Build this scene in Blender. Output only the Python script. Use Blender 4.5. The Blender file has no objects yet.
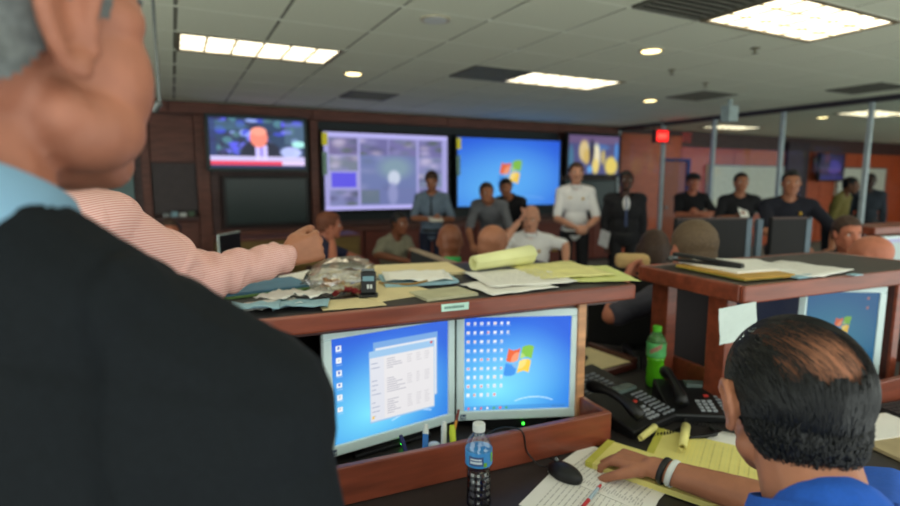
import bpy, bmesh, math, random
import numpy as np
from mathutils import Vector as V, Matrix, Euler, noise
rnd = random.Random(7)
R = math.radians
# ------------------------------------------------------------------ camera, world, exposure
sc = bpy.context.scene
COL = sc.collection
CZ = 1.56
PITCH = 7.6
cd = bpy.data.cameras.new('camera')
cam = bpy.data.objects.new('camera', cd); COL.objects.link(cam)
cam.location = (0, 0, CZ)
cam.rotation_euler = (R(90 - PITCH), 0, 0)
cd.sensor_width = 36; cd.lens = 540 / 900 * 36
cd.clip_start = 0.02
cd.dof.use_dof = True; cd.dof.focus_distance = 1.0; cd.dof.aperture_fstop = 2.4
sc.camera = cam
w = bpy.data.worlds.new('world'); sc.world = w; w.use_nodes = True
w.node_tree.nodes['Background'].inputs[0].default_value = (0.80, 0.86, 0.80, 1)
w.node_tree.nodes['Background'].inputs[1].default_value = 1.75
sc.view_settings.view_transform = 'Standard'; sc.view_settings.look = 'None'
sc.view_settings.exposure = 0.25; sc.view_settings.gamma = 1; sc.view_settings.use_curve_mapping = False
LAMP = 2.1        # radiance of the ceiling diffusers
# ------------------------------------------------------------------ frames
RA, DA = R(27), R(23)
def fr(u, v, z, a): return V((u*math.cos(a) - v*math.sin(a), u*math.sin(a) + v*math.cos(a), z))
def rf(u, v, z=0): return fr(u, v, z, RA)      # room frame
def df(u, v, z=0): return fr(u, v, z, DA)      # desk frame
# ------------------------------------------------------------------ materials
def lin(c):
    return tuple(((x/255)/12.92 if x/255 <= 0.04045 else ((x/255+0.055)/1.055)**2.4) for x in c)
MATS = {}
def mat(name, c, rough=0.6, metal=0.0, var=0.12, scale=12, bump=0.0, stretch=None, spec=0.5, coat=0, trans=0, ior=1.45, alpha=1, sheen=0):
    if name in MATS: return MATS[name]
    m = bpy.data.materials.new(name); m.use_nodes = True; MATS[name] = m
    n = m.node_tree.nodes; l = m.node_tree.links; b = n['Principled BSDF']
    b.inputs['Roughness'].default_value = rough; b.inputs['Metallic'].default_value = metal
    b.inputs['Specular IOR Level'].default_value = spec; b.inputs['Coat Weight'].default_value = coat
    b.inputs['Transmission Weight'].default_value = trans; b.inputs['IOR'].default_value = ior
    b.inputs['Alpha'].default_value = alpha; b.inputs['Sheen Weight'].default_value = sheen
    c = lin(c)
    tc = n.new('ShaderNodeTexCoord'); mp = n.new('ShaderNodeMapping'); ns = n.new('ShaderNodeTexNoise')
    l.new(tc.outputs['Object'], mp.inputs[0]); l.new(mp.outputs[0], ns.inputs['Vector'])
    if stretch: mp.inputs['Scale'].default_value = stretch
    ns.inputs['Scale'].default_value = scale; ns.inputs['Detail'].default_value = 4
    r = n.new('ShaderNodeValToRGB'); l.new(ns.outputs['Fac'], r.inputs[0])
    r.color_ramp.elements[0].position = 0.3; r.color_ramp.elements[1].position = 0.7
    r.color_ramp.elements[0].color = tuple(x*(1-var) for x in c) + (1,)
    r.color_ramp.elements[1].color = tuple(min(1, x*(1+var)) for x in c) + (1,)
    l.new(r.outputs[0], b.inputs['Base Color'])
    if bump:
        bp = n.new('ShaderNodeBump'); bp.inputs['Strength'].default_value = bump; bp.inputs['Distance'].default_value = 0.01
        l.new(ns.outputs['Fac'], bp.inputs['Height']); l.new(bp.outputs[0], b.inputs['Normal'])
    return m
def emis(name, c, s, cells=False):
    if name in MATS: return MATS[name]
    m = bpy.data.materials.new(name); m.use_nodes = True; MATS[name] = m
    n = m.node_tree.nodes; l = m.node_tree.links; b = n['Principled BSDF']
    c = lin(c) + (1,)
    b.inputs['Base Color'].default_value = c; b.inputs['Emission Color'].default_value = c
    b.inputs['Emission Strength'].default_value = s
    if cells:
        tc = n.new('ShaderNodeTexCoord'); ns = n.new('ShaderNodeTexNoise'); ns.inputs['Scale'].default_value = 5
        l.new(tc.outputs['Object'], ns.inputs['Vector'])
        r = n.new('ShaderNodeMapRange'); r.inputs[3].default_value = s*0.7; r.inputs[4].default_value = s*1.3
        r.inputs[1].default_value = .35; r.inputs[2].default_value = .65
        l.new(ns.outputs['Fac'], r.inputs[0]); l.new(r.outputs[0], b.inputs['Emission Strength'])
    return m
def screen_mat(s):
    k = 'screen%.2f' % s
    if k in MATS: return MATS[k]
    m = bpy.data.materials.new('lit_screen'); m.use_nodes = True; MATS[k] = m
    n = m.node_tree.nodes; l = m.node_tree.links; b = n['Principled BSDF']
    a = n.new('ShaderNodeAttribute'); a.attribute_name = 'pic'
    b.inputs['Base Color'].default_value = (.01, .01, .01, 1); b.inputs['Roughness'].default_value = .35
    l.new(a.outputs['Color'], b.inputs['Emission Color']); b.inputs['Emission Strength'].default_value = s
    return m
def stripes_mat(name, c0, c1, period):
    m = bpy.data.materials.new(name); m.use_nodes = True; MATS[name] = m
    n = m.node_tree.nodes; l = m.node_tree.links; b = n['Principled BSDF']; b.inputs['Roughness'].default_value = .8
    tc = n.new('ShaderNodeTexCoord'); wv = n.new('ShaderNodeTexWave'); mp = n.new('ShaderNodeMapping')
    mp.inputs['Rotation'].default_value = (0.12, 0.25, 0); wv.bands_direction = 'Z'
    l.new(tc.outputs['Object'], mp.inputs[0]); l.new(mp.outputs[0], wv.inputs['Vector'])
    wv.inputs['Scale'].default_value = 0.314/period; wv.inputs['Distortion'].default_value = 0.6
    r = n.new('ShaderNodeValToRGB'); l.new(wv.outputs['Fac'], r.inputs[0])
    r.color_ramp.elements[0].color = lin(c0)+(1,); r.color_ramp.elements[1].color = lin(c1)+(1,)
    r.color_ramp.elements[0].position = .35; r.color_ramp.elements[1].position = .65
    l.new(r.outputs[0], b.inputs['Base Color'])
    return m
def wood(name, c, rough=.35, var=.3, coat=.25): return mat(name, c, rough, var=var, scale=3.5, stretch=(1.2, 9, 9), coat=coat)
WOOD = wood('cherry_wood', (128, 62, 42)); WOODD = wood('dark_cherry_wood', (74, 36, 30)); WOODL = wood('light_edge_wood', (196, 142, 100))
WALLW = wood('wall_wood', (112, 66, 54), .5, coat=.05); WALLD = wood('wall_wood_dark', (80, 54, 52), .5, coat=.05)
ORNG = wood('orange_wood', (210, 94, 50), .45, var=.15)
LAMI = mat('dark_laminate', (46, 42, 42), .45, var=.1, scale=60)
BLK = mat('black_plastic', (20, 20, 22), .4, var=.05); BLKM = mat('matte_black', (26, 25, 27), .75, var=.1)
SILV = mat('silver_plastic', (226, 246, 246), .4, var=.03); GREY = mat('grey_metal', (120, 124, 124), .35, .6, var=.05)
TEAL = mat('dark_teal_frame', (34, 52, 54), .35, var=.05); WHT = mat('white_paper', (240, 237, 230), .8, var=.03)
CREAM = mat('cream_paper', (226, 208, 160), .8, var=.04); YEL = mat('yellow_paper', (226, 214, 128), .8, var=.05)
PBLUE = mat('pale_blue_paper', (150, 186, 200), .8, var=.08); YG = mat('yellow_green_paper', (218, 222, 142), .8, var=.05)
WPLA = mat('white_plastic', (214, 218, 214), .4, var=.03)
TILE = mat('ceiling_tile_mineral', (226, 230, 212), .95, var=.04, scale=80, bump=.1, spec=.1)
RAILM = mat('ceiling_rail_metal', (236, 240, 224), .6, var=.03)
CARPET = mat('carpet_lightened', (150, 146, 138), .95, var=.2, scale=200)  # floor colour lightened so it bounces more light up to the ceiling
GLASSM = None
def glassmat(name, tint, refl=.06):
    if name in MATS: return MATS[name]
    m = bpy.data.materials.new(name); m.use_nodes = True; MATS[name] = m
    n = m.node_tree.nodes; l = m.node_tree.links
    o = n['Material Output']; t = n.new('ShaderNodeBsdfTransparent'); g = n.new('ShaderNodeBsdfGlossy'); mx = n.new('ShaderNodeMixShader')
    t.inputs[0].default_value = tint+(1,); g.inputs['Roughness'].default_value = .03
    mx.inputs[0].default_value = refl; l.new(t.outputs[0], mx.inputs[1]); l.new(g.outputs[0], mx.inputs[2]); l.new(mx.outputs[0], o.inputs[0])
    return m
# ------------------------------------------------------------------ geometry accumulator
def usph(nu, nv):
    vs = [(0, 0, -1)]; fs = []
    for j in range(1, nv):
        t = -math.pi/2 + math.pi*j/nv
        for i in range(nu):
            p = 2*math.pi*i/nu
            vs.append((math.cos(t)*math.cos(p), math.cos(t)*math.sin(p), math.sin(t)))
    vs.append((0, 0, 1)); last = len(vs)-1
    for i in range(nu):
        k = (i+1) % nu
        fs.append((0, 1+k, 1+i)); fs.append((last, 1+(nv-2)*nu+i, 1+(nv-2)*nu+k))
        for j in range(nv-2): fs.append((1+j*nu+i, 1+j*nu+k, 1+(j+1)*nu+k, 1+(j+1)*nu+i))
    return np.array(vs), fs
US = {k: usph(*k) for k in ((16, 10), (12, 8), (10, 6), (24, 16), (48, 32))}
def axes(d):
    d = V(d).normalized(); a = V((0, 0, 1)) if abs(d.z) < .9 else V((1, 0, 0))
    x = a.cross(d).normalized(); return x, d.cross(x), d
class G:
    def __init__(s): s.v = []; s.f = []
    def add(s, vs, fs):
        o = len(s.v); s.v.extend([tuple(p) for p in vs]); s.f.extend([tuple(i+o for i in f) for f in fs]); return s
    def box(s, x0, x1, y0, y1, z0, z1, m=None):
        vs = [V((x, y, z)) for z in (z0, z1) for y in (y0, y1) for x in (x0, x1)]
        if m is not None: vs = [m @ p for p in vs]
        return s.add(vs, [(0, 2, 3, 1), (4, 5, 7, 6), (0, 1, 5, 4), (2, 6, 7, 3), (0, 4, 6, 2), (1, 3, 7, 5)])
    def cyl(s, p0, p1, r0, r1=None, n=16, caps=True):
        r1 = r0 if r1 is None else r1; p0 = V(p0); p1 = V(p1); x, y, d = axes(p1-p0); vs = []
        for p, r in ((p0, r0), (p1, r1)):
            for i in range(n):
                a = 2*math.pi*i/n; vs.append(p + x*math.cos(a)*r + y*math.sin(a)*r)
        fs = [(i, (i+1) % n, n+(i+1) % n, n+i) for i in range(n)]
        if caps: fs += [tuple(range(n-1, -1, -1)), tuple(range(n, 2*n))]
        return s.add(vs, fs)
    def lathe(s, prof, n=20, c=(0, 0, 0), m=None):
        vs = []; fs = []
        for r, z in prof:
            for i in range(n):
                a = 2*math.pi*i/n; p = V((c[0]+r*math.cos(a), c[1]+r*math.sin(a), c[2]+z)); vs.append(m @ p if m is not None else p)
        for j in range(len(prof)-1):
            for i in range(n): k = (i+1) % n; fs.append((j*n+i, j*n+k, (j+1)*n+k, (j+1)*n+i))
        fs += [tuple(range(n-1, -1, -1)), tuple(range((len(prof)-1)*n, len(prof)*n))]
        return s.add(vs, fs)
    def sph(s, c, r, rot=None, k=(16, 10)):
        u, fs = US[k]; r = (r, r, r) if not hasattr(r, '__len__') else r
        q = u*np.array(r)
        if rot is not None: q = q @ np.array(rot.to_3x3()).T
        return s.add(q+np.array(c), fs)
    def cap(s, p0, p1, r0, r1=None, k=(12, 8)):      # tapered capsule
        r1 = r0 if r1 is None else r1; p0 = V(p0); p1 = V(p1)
        if (p1-p0).length < 1e-5: return s.sph(p0, r0, k=k)
        x, y, d = axes(p1-p0); nu, nv = k; vs = [p0 - d*r0]; fs = []; rings = []
        for j in range(1, nv//2+1): rings.append((p0, r0, -math.pi/2+math.pi*j/nv))
        for j in range(nv//2, nv): rings.append((p1, r1, -math.pi/2+math.pi*j/nv))
        for p, r, t in rings:
            for i in range(nu):
                a = 2*math.pi*i/nu; vs.append(p + x*(r*math.cos(t)*math.cos(a)) + y*(r*math.cos(t)*math.sin(a)) + d*(r*math.sin(t)))
        vs.append(p1+d*r1); last = len(vs)-1; nr = len(rings)
        for i in range(nu):
            q = (i+1) % nu; fs.append((0, 1+q, 1+i)); fs.append((last, 1+(nr-1)*nu+i, 1+(nr-1)*nu+q))
            for j in range(nr-1): fs.append((1+j*nu+i, 1+j*nu+q, 1+(j+1)*nu+q, 1+(j+1)*nu+i))
        return s.add(vs, fs)
    def tube(s, pts, r, n=8):
        pts = [V(p) for p in pts]; N = len(pts); vs = []; rr = r if hasattr(r, '__len__') else [r]*N
        x = None
        for j, p in enumerate(pts):
            d = (pts[min(j+1, N-1)]-pts[max(j-1, 0)]).normalized()
            if x is None: x, y, _ = axes(d)
            else: x = (x - d*x.dot(d)).normalized(); y = d.cross(x)
            for i in range(n): a = 2*math.pi*i/n; vs.append(p + (x*math.cos(a)+y*math.sin(a))*rr[j])
        fs = [(j*n+i, j*n+(i+1) % n, (j+1)*n+(i+1) % n, (j+1)*n+i) for j in range(N-1) for i in range(n)]
        fs += [tuple(range(n-1, -1, -1)), tuple(range((N-1)*n, N*n))]
        return s.add(vs, fs)
    def prism(s, pts, h0, h1):
        n = len(pts); vs = [(x, y, h0) for x, y in pts]+[(x, y, h1) for x, y in pts]
        return s.add(vs, [tuple(range(n-1, -1, -1)), tuple(range(n, 2*n))]+[(i, (i+1) % n, n+(i+1) % n, n+i) for i in range(n)])
    def mesh(s, name):
        me = bpy.data.meshes.new(name); me.from_pydata(s.v, [], s.f); me.update(); return me
    def build(s, name, m, parent=None, smooth=False, bev=0, loc=None, rz=0):
        me = s.mesh(name)
        if bev:
            bm = bmesh.new(); bm.from_mesh(me)
            bmesh.ops.bevel(bm, geom=[e for e in bm.edges if len(e.link_faces) == 2 and e.calc_face_angle(0) > .6], offset=bev, segments=2, affect='EDGES', profile=.5)
            bm.to_mesh(me); bm.free()
        return link(name, me, m, parent, smooth, loc, rz)
def link(name, me, m, parent=None, smooth=False, loc=None, rz=0):
    if m: me.materials.append(m)
    if smooth: me.shade_smooth()
    o = bpy.data.objects.new(name, me); COL.objects.link(o)
    if parent: o.parent = parent
    if loc is not None: o.location = loc
    o.rotation_euler = (0, 0, rz)
    return o
def tag(o, label, cat, group=None, kind=None):
    if label: o['label'] = label
    if cat: o['category'] = cat
    if group: o['group'] = group
    if kind: o['kind'] = kind
    return o
def thing(name, label, cat, loc=(0, 0, 0), rz=0, group=None):
    o = bpy.data.objects.new(name, None); COL.objects.link(o); o.location = loc; o.rotation_euler = (0, 0, rz); o.empty_display_size = .05
    return tag(o, label, cat, group)
def struct(o): o['kind'] = 'structure'; return o
def vox(prims, size, smooth=3, fac=.5):
    """closed primitives merged into ONE continuous surface"""
    me = prims.mesh('tmp'); o = bpy.data.objects.new('tmp', me); COL.objects.link(o)
    r = o.modifiers.new('r', 'REMESH'); r.mode = 'VOXEL'; r.voxel_size = size; r.adaptivity = 0
    if smooth:
        s = o.modifiers.new('s', 'SMOOTH'); s.iterations = smooth; s.factor = fac
    dg = bpy.context.evaluated_depsgraph_get(); out = bpy.data.meshes.new_from_object(o.evaluated_get(dg), depsgraph=dg)
    bpy.data.objects.remove(o); bpy.data.meshes.remove(me); return out
def cutmesh(me, keep):
    bm = bmesh.new(); bm.from_mesh(me)
    bmesh.ops.delete(bm, geom=[v for v in bm.verts if not keep(v.co)], context='VERTS'); bm.to_mesh(me); bm.free(); return me
def wrinkle(me, amp, sc_, stretch=(1, 1, 1), seed=0):
    me.update(); n = len(me.vertices); off = []
    for v in me.vertices:
        p = v.co; q = V((p.x*stretch[0]*sc_+seed, p.y*stretch[1]*sc_, p.z*stretch[2]*sc_))
        off.append(v.co + v.normal*(noise.noise(q)*amp + noise.noise(q*2.7)*amp*.4))
    for v, c in zip(me.vertices, off): v.co = c
    me.update()
# ------------------------------------------------------------------ screens
class Pic:
    def __init__(s, nx, ny, bg):
        s.nx, s.ny = nx, ny; s.X, s.Y = np.meshgrid(np.linspace(0, 1, nx), np.linspace(0, 1, ny)); s.C = np.zeros((ny, nx, 3)); s.C[:] = bg
        s.ax = nx/ny
    def mix(s, m, c, a=1):
        m = (m*a)[..., None]; s.C = s.C*(1-m)+np.array(c)*m
    def rect(s, x0, x1, y0, y1, c, a=1): s.mix(((s.X >= x0) & (s.X <= x1) & (s.Y >= y0) & (s.Y <= y1)).astype(float), c, a)
    def ell(s, cx, cy, rx, ry, c, a=1, soft=.3):
        d = np.sqrt(((s.X-cx)/rx)**2+((s.Y-cy)/ry)**2); s.mix(np.clip((1-d)/soft+.5, 0, 1), c, a)
    def seg(s, x0, y0, x1, y1, wd, c, a=1):
        t = np.clip(((s.X-x0)*(x1-x0)+(s.Y-y0)*(y1-y0))/((x1-x0)**2+(y1-y0)**2), 0, 1)
        s.mix((np.hypot((s.X-x0-t*(x1-x0))*s.ax, s.Y-y0-t*(y1-y0)) < wd).astype(float), c, a)
    def wallpaper(s, dim=1):
        d = np.hypot((s.X-.30)/.75, (s.Y-.22)/.6)
        s.C[:] = np.array((24, 92, 208)); s.mix(np.clip(1-d*.8, 0, 1)**.9, (120, 220, 245), 1)
        s.mix(np.clip((s.Y-.55)*1.2, 0, 1), (24, 84, 214), .55)
        for k in range(22):
            a0 = math.pi*(.25+.5*k/22); a1 = math.pi*(.25+.5*(k+1)/22)
            s.seg(.66+.25*math.cos(a0), .0+.13*math.sin(a0), .66+.25*math.cos(a1), .0+.13*math.sin(a1), .007, (190, 225, 255), .75)
        s.ell(.55, .52, .3, .3, (150, 225, 255), .35, 1.5)
    def flag(s, cx, cy, r):
        X = (s.X-cx)*s.ax/r; Y = (s.Y-cy)/r
        Xs = X - .22*Y; Yw = Y - .16*np.sin((Xs+.0)*math.pi/1.0)
        for sx, sy, c in ((-1, 1, (235, 95, 45)), (1, 1, (130, 190, 60)), (-1, -1, (60, 140, 225)), (1, -1, (250, 200, 60))):
            m = (Xs*sx > .06) & (Xs*sx < .9) & (Yw*sy > .06) & (Yw*sy < .85); s.mix(m.astype(float), c, .95)
            m2 = m & (np.hypot(X, Y) < .55); s.mix(m2.astype(float), (255, 245, 220), .35)
def lit_screen(name, pic, wd, ht, strength, parent, loc):
    nx, ny = pic.nx, pic.ny
    x = (pic.X-.5)*wd; z = (pic.Y-.5)*ht
    co = np.stack([x, np.zeros_like(x), z], -1).reshape(-1, 3)
    i = np.arange((ny-1)*(nx-1)); r, c = i//(nx-1), i % (nx-1); a = r*nx+c
    fs = np.stack([a, a+1, a+nx+1, a+nx], -1)
    me = bpy.data.meshes.new(name); me.from_pydata(co.tolist(), [], fs.tolist())
    at = me.color_attributes.new('pic', 'FLOAT_COLOR', 'POINT')
    s = np.clip(pic.C, 0, 255)/255; l = np.where(s <= .04045, s/12.92, ((s+.055)/1.055)**2.4)
    at.data.foreach_set('color', np.concatenate([l, np.ones((ny, nx, 1))], -1).reshape(-1).astype(np.float32))
    return link(name, me, screen_mat(strength), parent, loc=loc)
# ================================================================== ROOM
GU, GV, T = .08, 4.40, .61
def proj(p):
    th = R(PITCH); Z = p[2]-CZ; d = p[1]*math.cos(th)-Z*math.sin(th); up = p[1]*math.sin(th)+Z*math.cos(th)
    return (450+540*p[0]/d, 253-540*up/d, d) if d > .05 else (-9999, -9999, d)
struct(G().box(-3, 20, -.5, 8.3, -.1, 0).build('floor', CARPET, rz=RA))
ceil = struct(G().box(-3, 20, -1.2, 8.3, 2.625, 2.72).build('ceiling', mat('ceiling_void', (90, 92, 84), .9), rz=RA))
lamps = [(0, 0, 'long fluorescent troffer above the left television, nearest the ceiling pipe'), (5, -4, 'large fluorescent troffer at the upper right, nearest of the lit panels'), (5, 0, 'fluorescent troffer over the middle of the room in front of the blue display'),
         (15, 4, 'fluorescent troffer seen through the glass wall, nearer the whiteboards'), (15, 0, 'fluorescent troffer at the right edge of the frame behind the glass')]
off_lamps = [(0, -4), (-5+0, 0), (0, -8), (5, -8), (-5, -4), (10, -4), (20, 0), (20, -4)]  # unseen troffers on the lamp grid; glassed-room ones added to brighten that room
cells = {}
for a, b, t in lamps: cells[(a, b)] = cells[(a+1, b)] = 'lamp'
for a, b in off_lamps: cells[(a, b)] = cells[(a+1, b)] = 'lamp'
vents = [(3, 3, 'dark ceiling vent nearest the first display wall'), (4, 0, 'dark ceiling vent beside the middle troffer'), (9, 0, 'dark ceiling vent near the glass wall before the white drop box'), (4, -4, 'broad dark ceiling vent beside the large right troffer'), (11, -2, 'small tan ceiling grille close to the glass header')]
for a, b, t in vents: cells[(a, b)] = 'vent'
tm = None; ntile = 0; restg = G()
order = []
for i in range(-5, 32):
    for j in range(-9, 7):
        if 7.82 < GU+(i+.5)*T < 7.98: pass
        u, v = GU+(i+.5)*T, GV+(j+.5)*T
        if v > 8.3 or v < -1: continue
        px = proj(rf(u, v, 2.6)); vis = px[2] > .3 and -60 < px[0] < 960 and px[1] > -60
        order.append((0 if vis else 1, px[2] if px[2] > 0 else 99, i, j, u, v))
order.sort()
for _, _, i, j, u, v in order:
    if (i, j) in cells: continue
    hv = min(T/2-.008, 8.19-v) if v+T/2 > 8.2 else T/2-.008
    if ntile < 290 and _ == 0 and hv > .2:
        if tm is None: o = G().box(-T/2+.012, T/2-.012, -T/2+.012, T/2-.012, 0, .014).build('ceiling_tile', TILE, ceil, bev=.003); tm = o.data
        else: o = bpy.data.objects.new('ceiling_tile', tm); COL.objects.link(o); o.parent = ceil
        o.location = (u, v, 2.6+rnd.uniform(0, .002)); ntile += 1
        o.rotation_euler = (rnd.uniform(-.002, .002), rnd.uniform(-.002, .002), 0)
    elif abs(hv) > .02:
        restg.box(u-T/2+.012, u+T/2-.012, v-T/2+.012, v+hv, 2.6, 2.614)
tag(restg.build('ceiling_tile', TILE, ceil), None, None, kind='stuff')
for i in range(-5, 33):
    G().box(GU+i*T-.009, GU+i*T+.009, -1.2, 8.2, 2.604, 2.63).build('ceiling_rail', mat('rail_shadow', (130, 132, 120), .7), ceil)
for j in range(-9, 7):
    G().box(-3, 20, GV+j*T-.009, GV+j*T+.009, 2.599, 2.62).build('ceiling_rail', RAILM, ceil)
LM = emis('troffer_diffuser', (255, 244, 214), LAMP, True)
def troffer(a, b, label):
    u, v = GU+(a+1)*T, GV+(b+.5)*T
    t = thing('ceiling_light', label, 'light', rf(u, v, 2.6), RA, 'ceiling troffers')
    W, D = T-.01, T/2-.01
    f = G(); f.box(-W, W, -D, -D+.025, -.008, .02); f.box(-W, W, D-.025, D, -.008, .02); f.box(-W, -W+.025, -D+.025, D-.025, -.008, .02); f.box(W-.025, W, -D+.025, D-.025, -.008, .02)
    f.build('frame', mat('troffer_frame', (110, 100, 80), .5), t)
    G().box(-W+.025, W-.025, -D+.025, D-.025, .004, .012).build('diffuser', LM, t)
    for k in range(1, 6): G().box(-W+k*W/3-.009, -W+k*W/3+.009, -D+.025, D-.025, -.004, .003).build('louvre', mat('louvre', (228, 214, 180), .4), t)
    for k in range(1, 3): G().box(-W+.025, W-.025, -D+k*2*D/3-.009, -D+k*2*D/3+.009, -.006, -.004).build('louvre', MATS['louvre'], t)
for a, b, l_ in lamps: troffer(a, b, l_)
for k, (a, b) in enumerate(off_lamps): troffer(a, b, 'fluorescent troffer overhead outside the picture, ' + ['in front of the left one', 'far left', 'behind the camera on the left', 'behind the camera', 'left of the camera', 'over the right-hand desks', 'added for light deep in the glassed room', 'added for light on the near side of the glassed room'][k])
for a, b, l_ in vents:
    t = thing('ceiling_vent', l_, 'vent', rf(GU+(a+.5)*T, GV+(b+.5)*T, 2.6), RA, 'ceiling vents')
    G().box(-.29, .29, -.29, .29, .004, .012).build('backing', BLKM, t)
    for k in range(10): G().box(-.27, .27, -.27+k*.06-.012, -.27+k*.06+.012, -.006, 0).build('slat', mat('vent_slat', (104, 104, 94), .6), t)
    f = G(); f.box(-.29, .29, -.29, -.27, -.008, .004); f.box(-.29, .29, .27, .29, -.008, .004); f.box(-.29, -.27, -.27, .27, -.008, .004); f.box(.27, .29, -.27, .27, -.008, .004); f.build('frame', mat('vent_frame', (96, 96, 86), .6), t)
DLM = emis('downlight_glow', (255, 226, 160), 4)
for u, v, lab, on in [(1.63, 5.27, 'lit round downlight above the first display wall', 1), (3.48, 3.28, 'lit round downlight left of the large troffer', 1), (5.58, 5.24, 'lit round downlight above the exit sign side', 1), (1.58, 3.31, 'unlit round recessed downlight between the left troffer and the room middle', 0), (9.57, 5.31, 'lit round downlight behind the glass wall', 1)]:
    t = thing('downlight', lab, 'light', rf(u, v, 2.6), RA, 'round downlights')
    G().lathe([(.075, 0), (.1, 0), (.1, -.008), (.08, -.012), (.075, -.006)], 24).build('trim_ring', mat('downlight_ring', (190, 184, 160), .4), t, smooth=True)
    G().lathe([(.001, -.014), (.074, -.014), (.074, -.008), (.001, -.008)], 24).build('lamp', DLM if on else WPLA, t)
for k, (u, v) in enumerate([(4.16, 2.86), (5.15, 4.08), (4.27, 3.76)]):
    t = thing('sprinkler_head', ['ceiling sprinkler head below the large right troffer', 'ceiling sprinkler head nearest the glass wall', 'ceiling sprinkler head between two lit downlights'][k], 'sprinkler', rf(u, v, 2.6), 0, 'sprinkler heads')
    G().lathe([(.035, 0), (.035, -.006), (.01, -.012)], 16).build('escutcheon', mat('dull_brass', (120, 116, 96), .4, .5), t, smooth=True)
    G().cyl((0, 0, -.01), (0, 0, -.04), .008).cyl((0, 0, -.04), (0, 0, -.044), .022).build('deflector', MATS['dull_brass'], t)
# drop box near the glass
t = thing('hanging_speaker', 'pale box hanging from the ceiling in front of the glass wall', 'speaker', rf(6.5, 4.76, 2.6), RA)
G().box(-.09, .09, -.07, .07, -.28, -.07).build('body', mat('pale_grey_box', (170, 186, 186), .5), t, bev=.015)
G().cyl((0, 0, -.06), (0, 0, 0), .03).build('mount', MATS['pale_grey_box'], t)
# pipe at the left
t = thing('ceiling_camera', 'slim grey rod with a small camera hanging from the ceiling at the left', 'camera', (-1.62, 3.1, 0), 0)
G().cyl((0, 0, 1.98), (0, 0, 2.6), .009).build('rod', GREY, t)
G().cap((-.012, 0, 1.985), (-.03, 0, 1.955), .022, .018).build('camera_head', GREY, t, smooth=True)
# ---------------- back wall
wb = struct(G().box(-3, 20, 8.2, 8.3, 0, 2.62).build('wall_back', WALLD, rz=RA))
def pan(name, u0, u1, z0, z1, d, m, parent=wb, bev=.006): return G().box(u0, u1, 8.2-d, 8.2-.001, z0, z1).build(name, m, parent, bev=bev)
for u0, u1 in [(-3, -1.5), (-1.49, 0.0), (0.01, 1.88), (1.89, 4.1), (4.11, 6.4), (6.41, 7.88)]: pan('crown_board', u0, u1, 2.45, 2.6, .06, WALLW)
# left cabinet niche panels
for u0, u1 in [(-.35, -.25), (.3, .46)]: pan('pillar', u0, u1, 0, 2.44, .07, WALLW)
pan('pillar', 1.83, 1.95, 0, 2.44, .10, WALLW); pan('pillar', .47, .58, 0, 1.66, .05, WALLD)
pan('panel', -.24, .29, 1.81, 2.43, .03, WALLW); pan('panel', -.24, .29, 1.12, 1.79, .02, mat('grey_brown_panel', (70, 60, 62), .5))
pan('shelf_board', -.24, .29, 1.04, 1.09, .28, WALLD); pan('panel', -.24, .29, .62, 1.02, .04, WALLW)
pan('panel', .6, 1.82, 1.64, 2.44, .02, WALLD); pan('panel', .6, 1.82, .9, 1.63, .015, WALLD)
pan('ledge_board', .5, 1.95, .80, .87, .12, WALLW)
pan('recess_panel', 1.96, 6.42, .95, 2.44, .02, mat('recess_teal', (32, 42, 46), .5))
pan('ledge_board', 1.96, 7.88, .80, .87, .2, WALLW)
for k in range(9): pan('lower_panel', 1.97+k*.66, 1.97+(k+1)*.66-.02, .06, .79, .12, wood('credenza_red', (120, 52, 36), .5, var=.12))
pan('pillar', 6.42, 6.46, 0.9, 2.44, .06, WALLD)
# neighbouring room (behind glass): orange wood, boards
for k in range(7):
    u0 = 8.0+k*1.72; pan('orange_panel', u0, u0+1.70, 0, 2.28 if k else 2.5, .02, ORNG)
pan('dark_pillar', 13.3, 14.15, 0, 2.5, .12, mat('plum_pillar', (52, 34, 46), .5))
d1 = struct(G().box(9.18, 9.82, 8.13, 8.17, 0, 1.96).build('door_1', wood('door_orange', (165, 78, 44), .5, var=.1), rz=RA))
G().box(9.82, 9.92, 8.1, 8.18, 0, 2.03).build('door_frame', mat('blue_frame', (30, 40, 110), .5), d1); G().box(9.1, 9.82, 8.1, 8.18, 1.97, 2.03).build('door_frame', MATS['blue_frame'], d1)
G().cyl((9.25, 8.1, 1.0), (9.25, 8.13, 1.0), .03).build('door_knob', GREY, d1)
for k, (u0, u1) in enumerate([(10.5, 13.2), (15.5, 17.9)]):
    t = thing('whiteboard', ['wide whiteboard behind glass beside the blue door frame', 'whiteboard behind glass at the far right'][k], 'whiteboard', rf((u0+u1)/2, 8.1, .8), RA, 'whiteboards')
    W = (u1-u0)/2
    G().box(-W, W, 0, .06, 0, 1.12).build('board', mat('board_white', (244, 246, 228), .5), t)
    f = G(); f.box(-W, W, -.01, 0, 0, .03); f.box(-W, W, -.01, 0, 1.09, 1.12); f.box(-W, -W+.03, -.01, 0, .03, 1.09); f.box(W-.03, W, -.01, 0, .03, 1.09); f.build('frame', GREY, t)
    G().box(-W*.5, W*.5, -.06, -.01, .0, .02).build('pen_tray', GREY, t)
struct(G().box(-3.1, -3, 5, 8.3, 0, 2.62).build('wall_left', WALLW, rz=RA))
struct(G().box(20, 20.1, 4, 8.3, 0, 2.62).build('wall_right', ORNG, rz=RA))
t = thing('whiteboard', 'pale teal board on the left wall behind the suited man\'s chin', 'whiteboard', rf(-.85, 8.12, 1.1), RA)
G().box(-.4, .4, 0, .06, 0, .75).build('board', mat('pale_teal', (108, 136, 138), .5), t); G().box(-.42, .42, -.02, .06, -.03, 0).build('frame', GREY, t)
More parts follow.
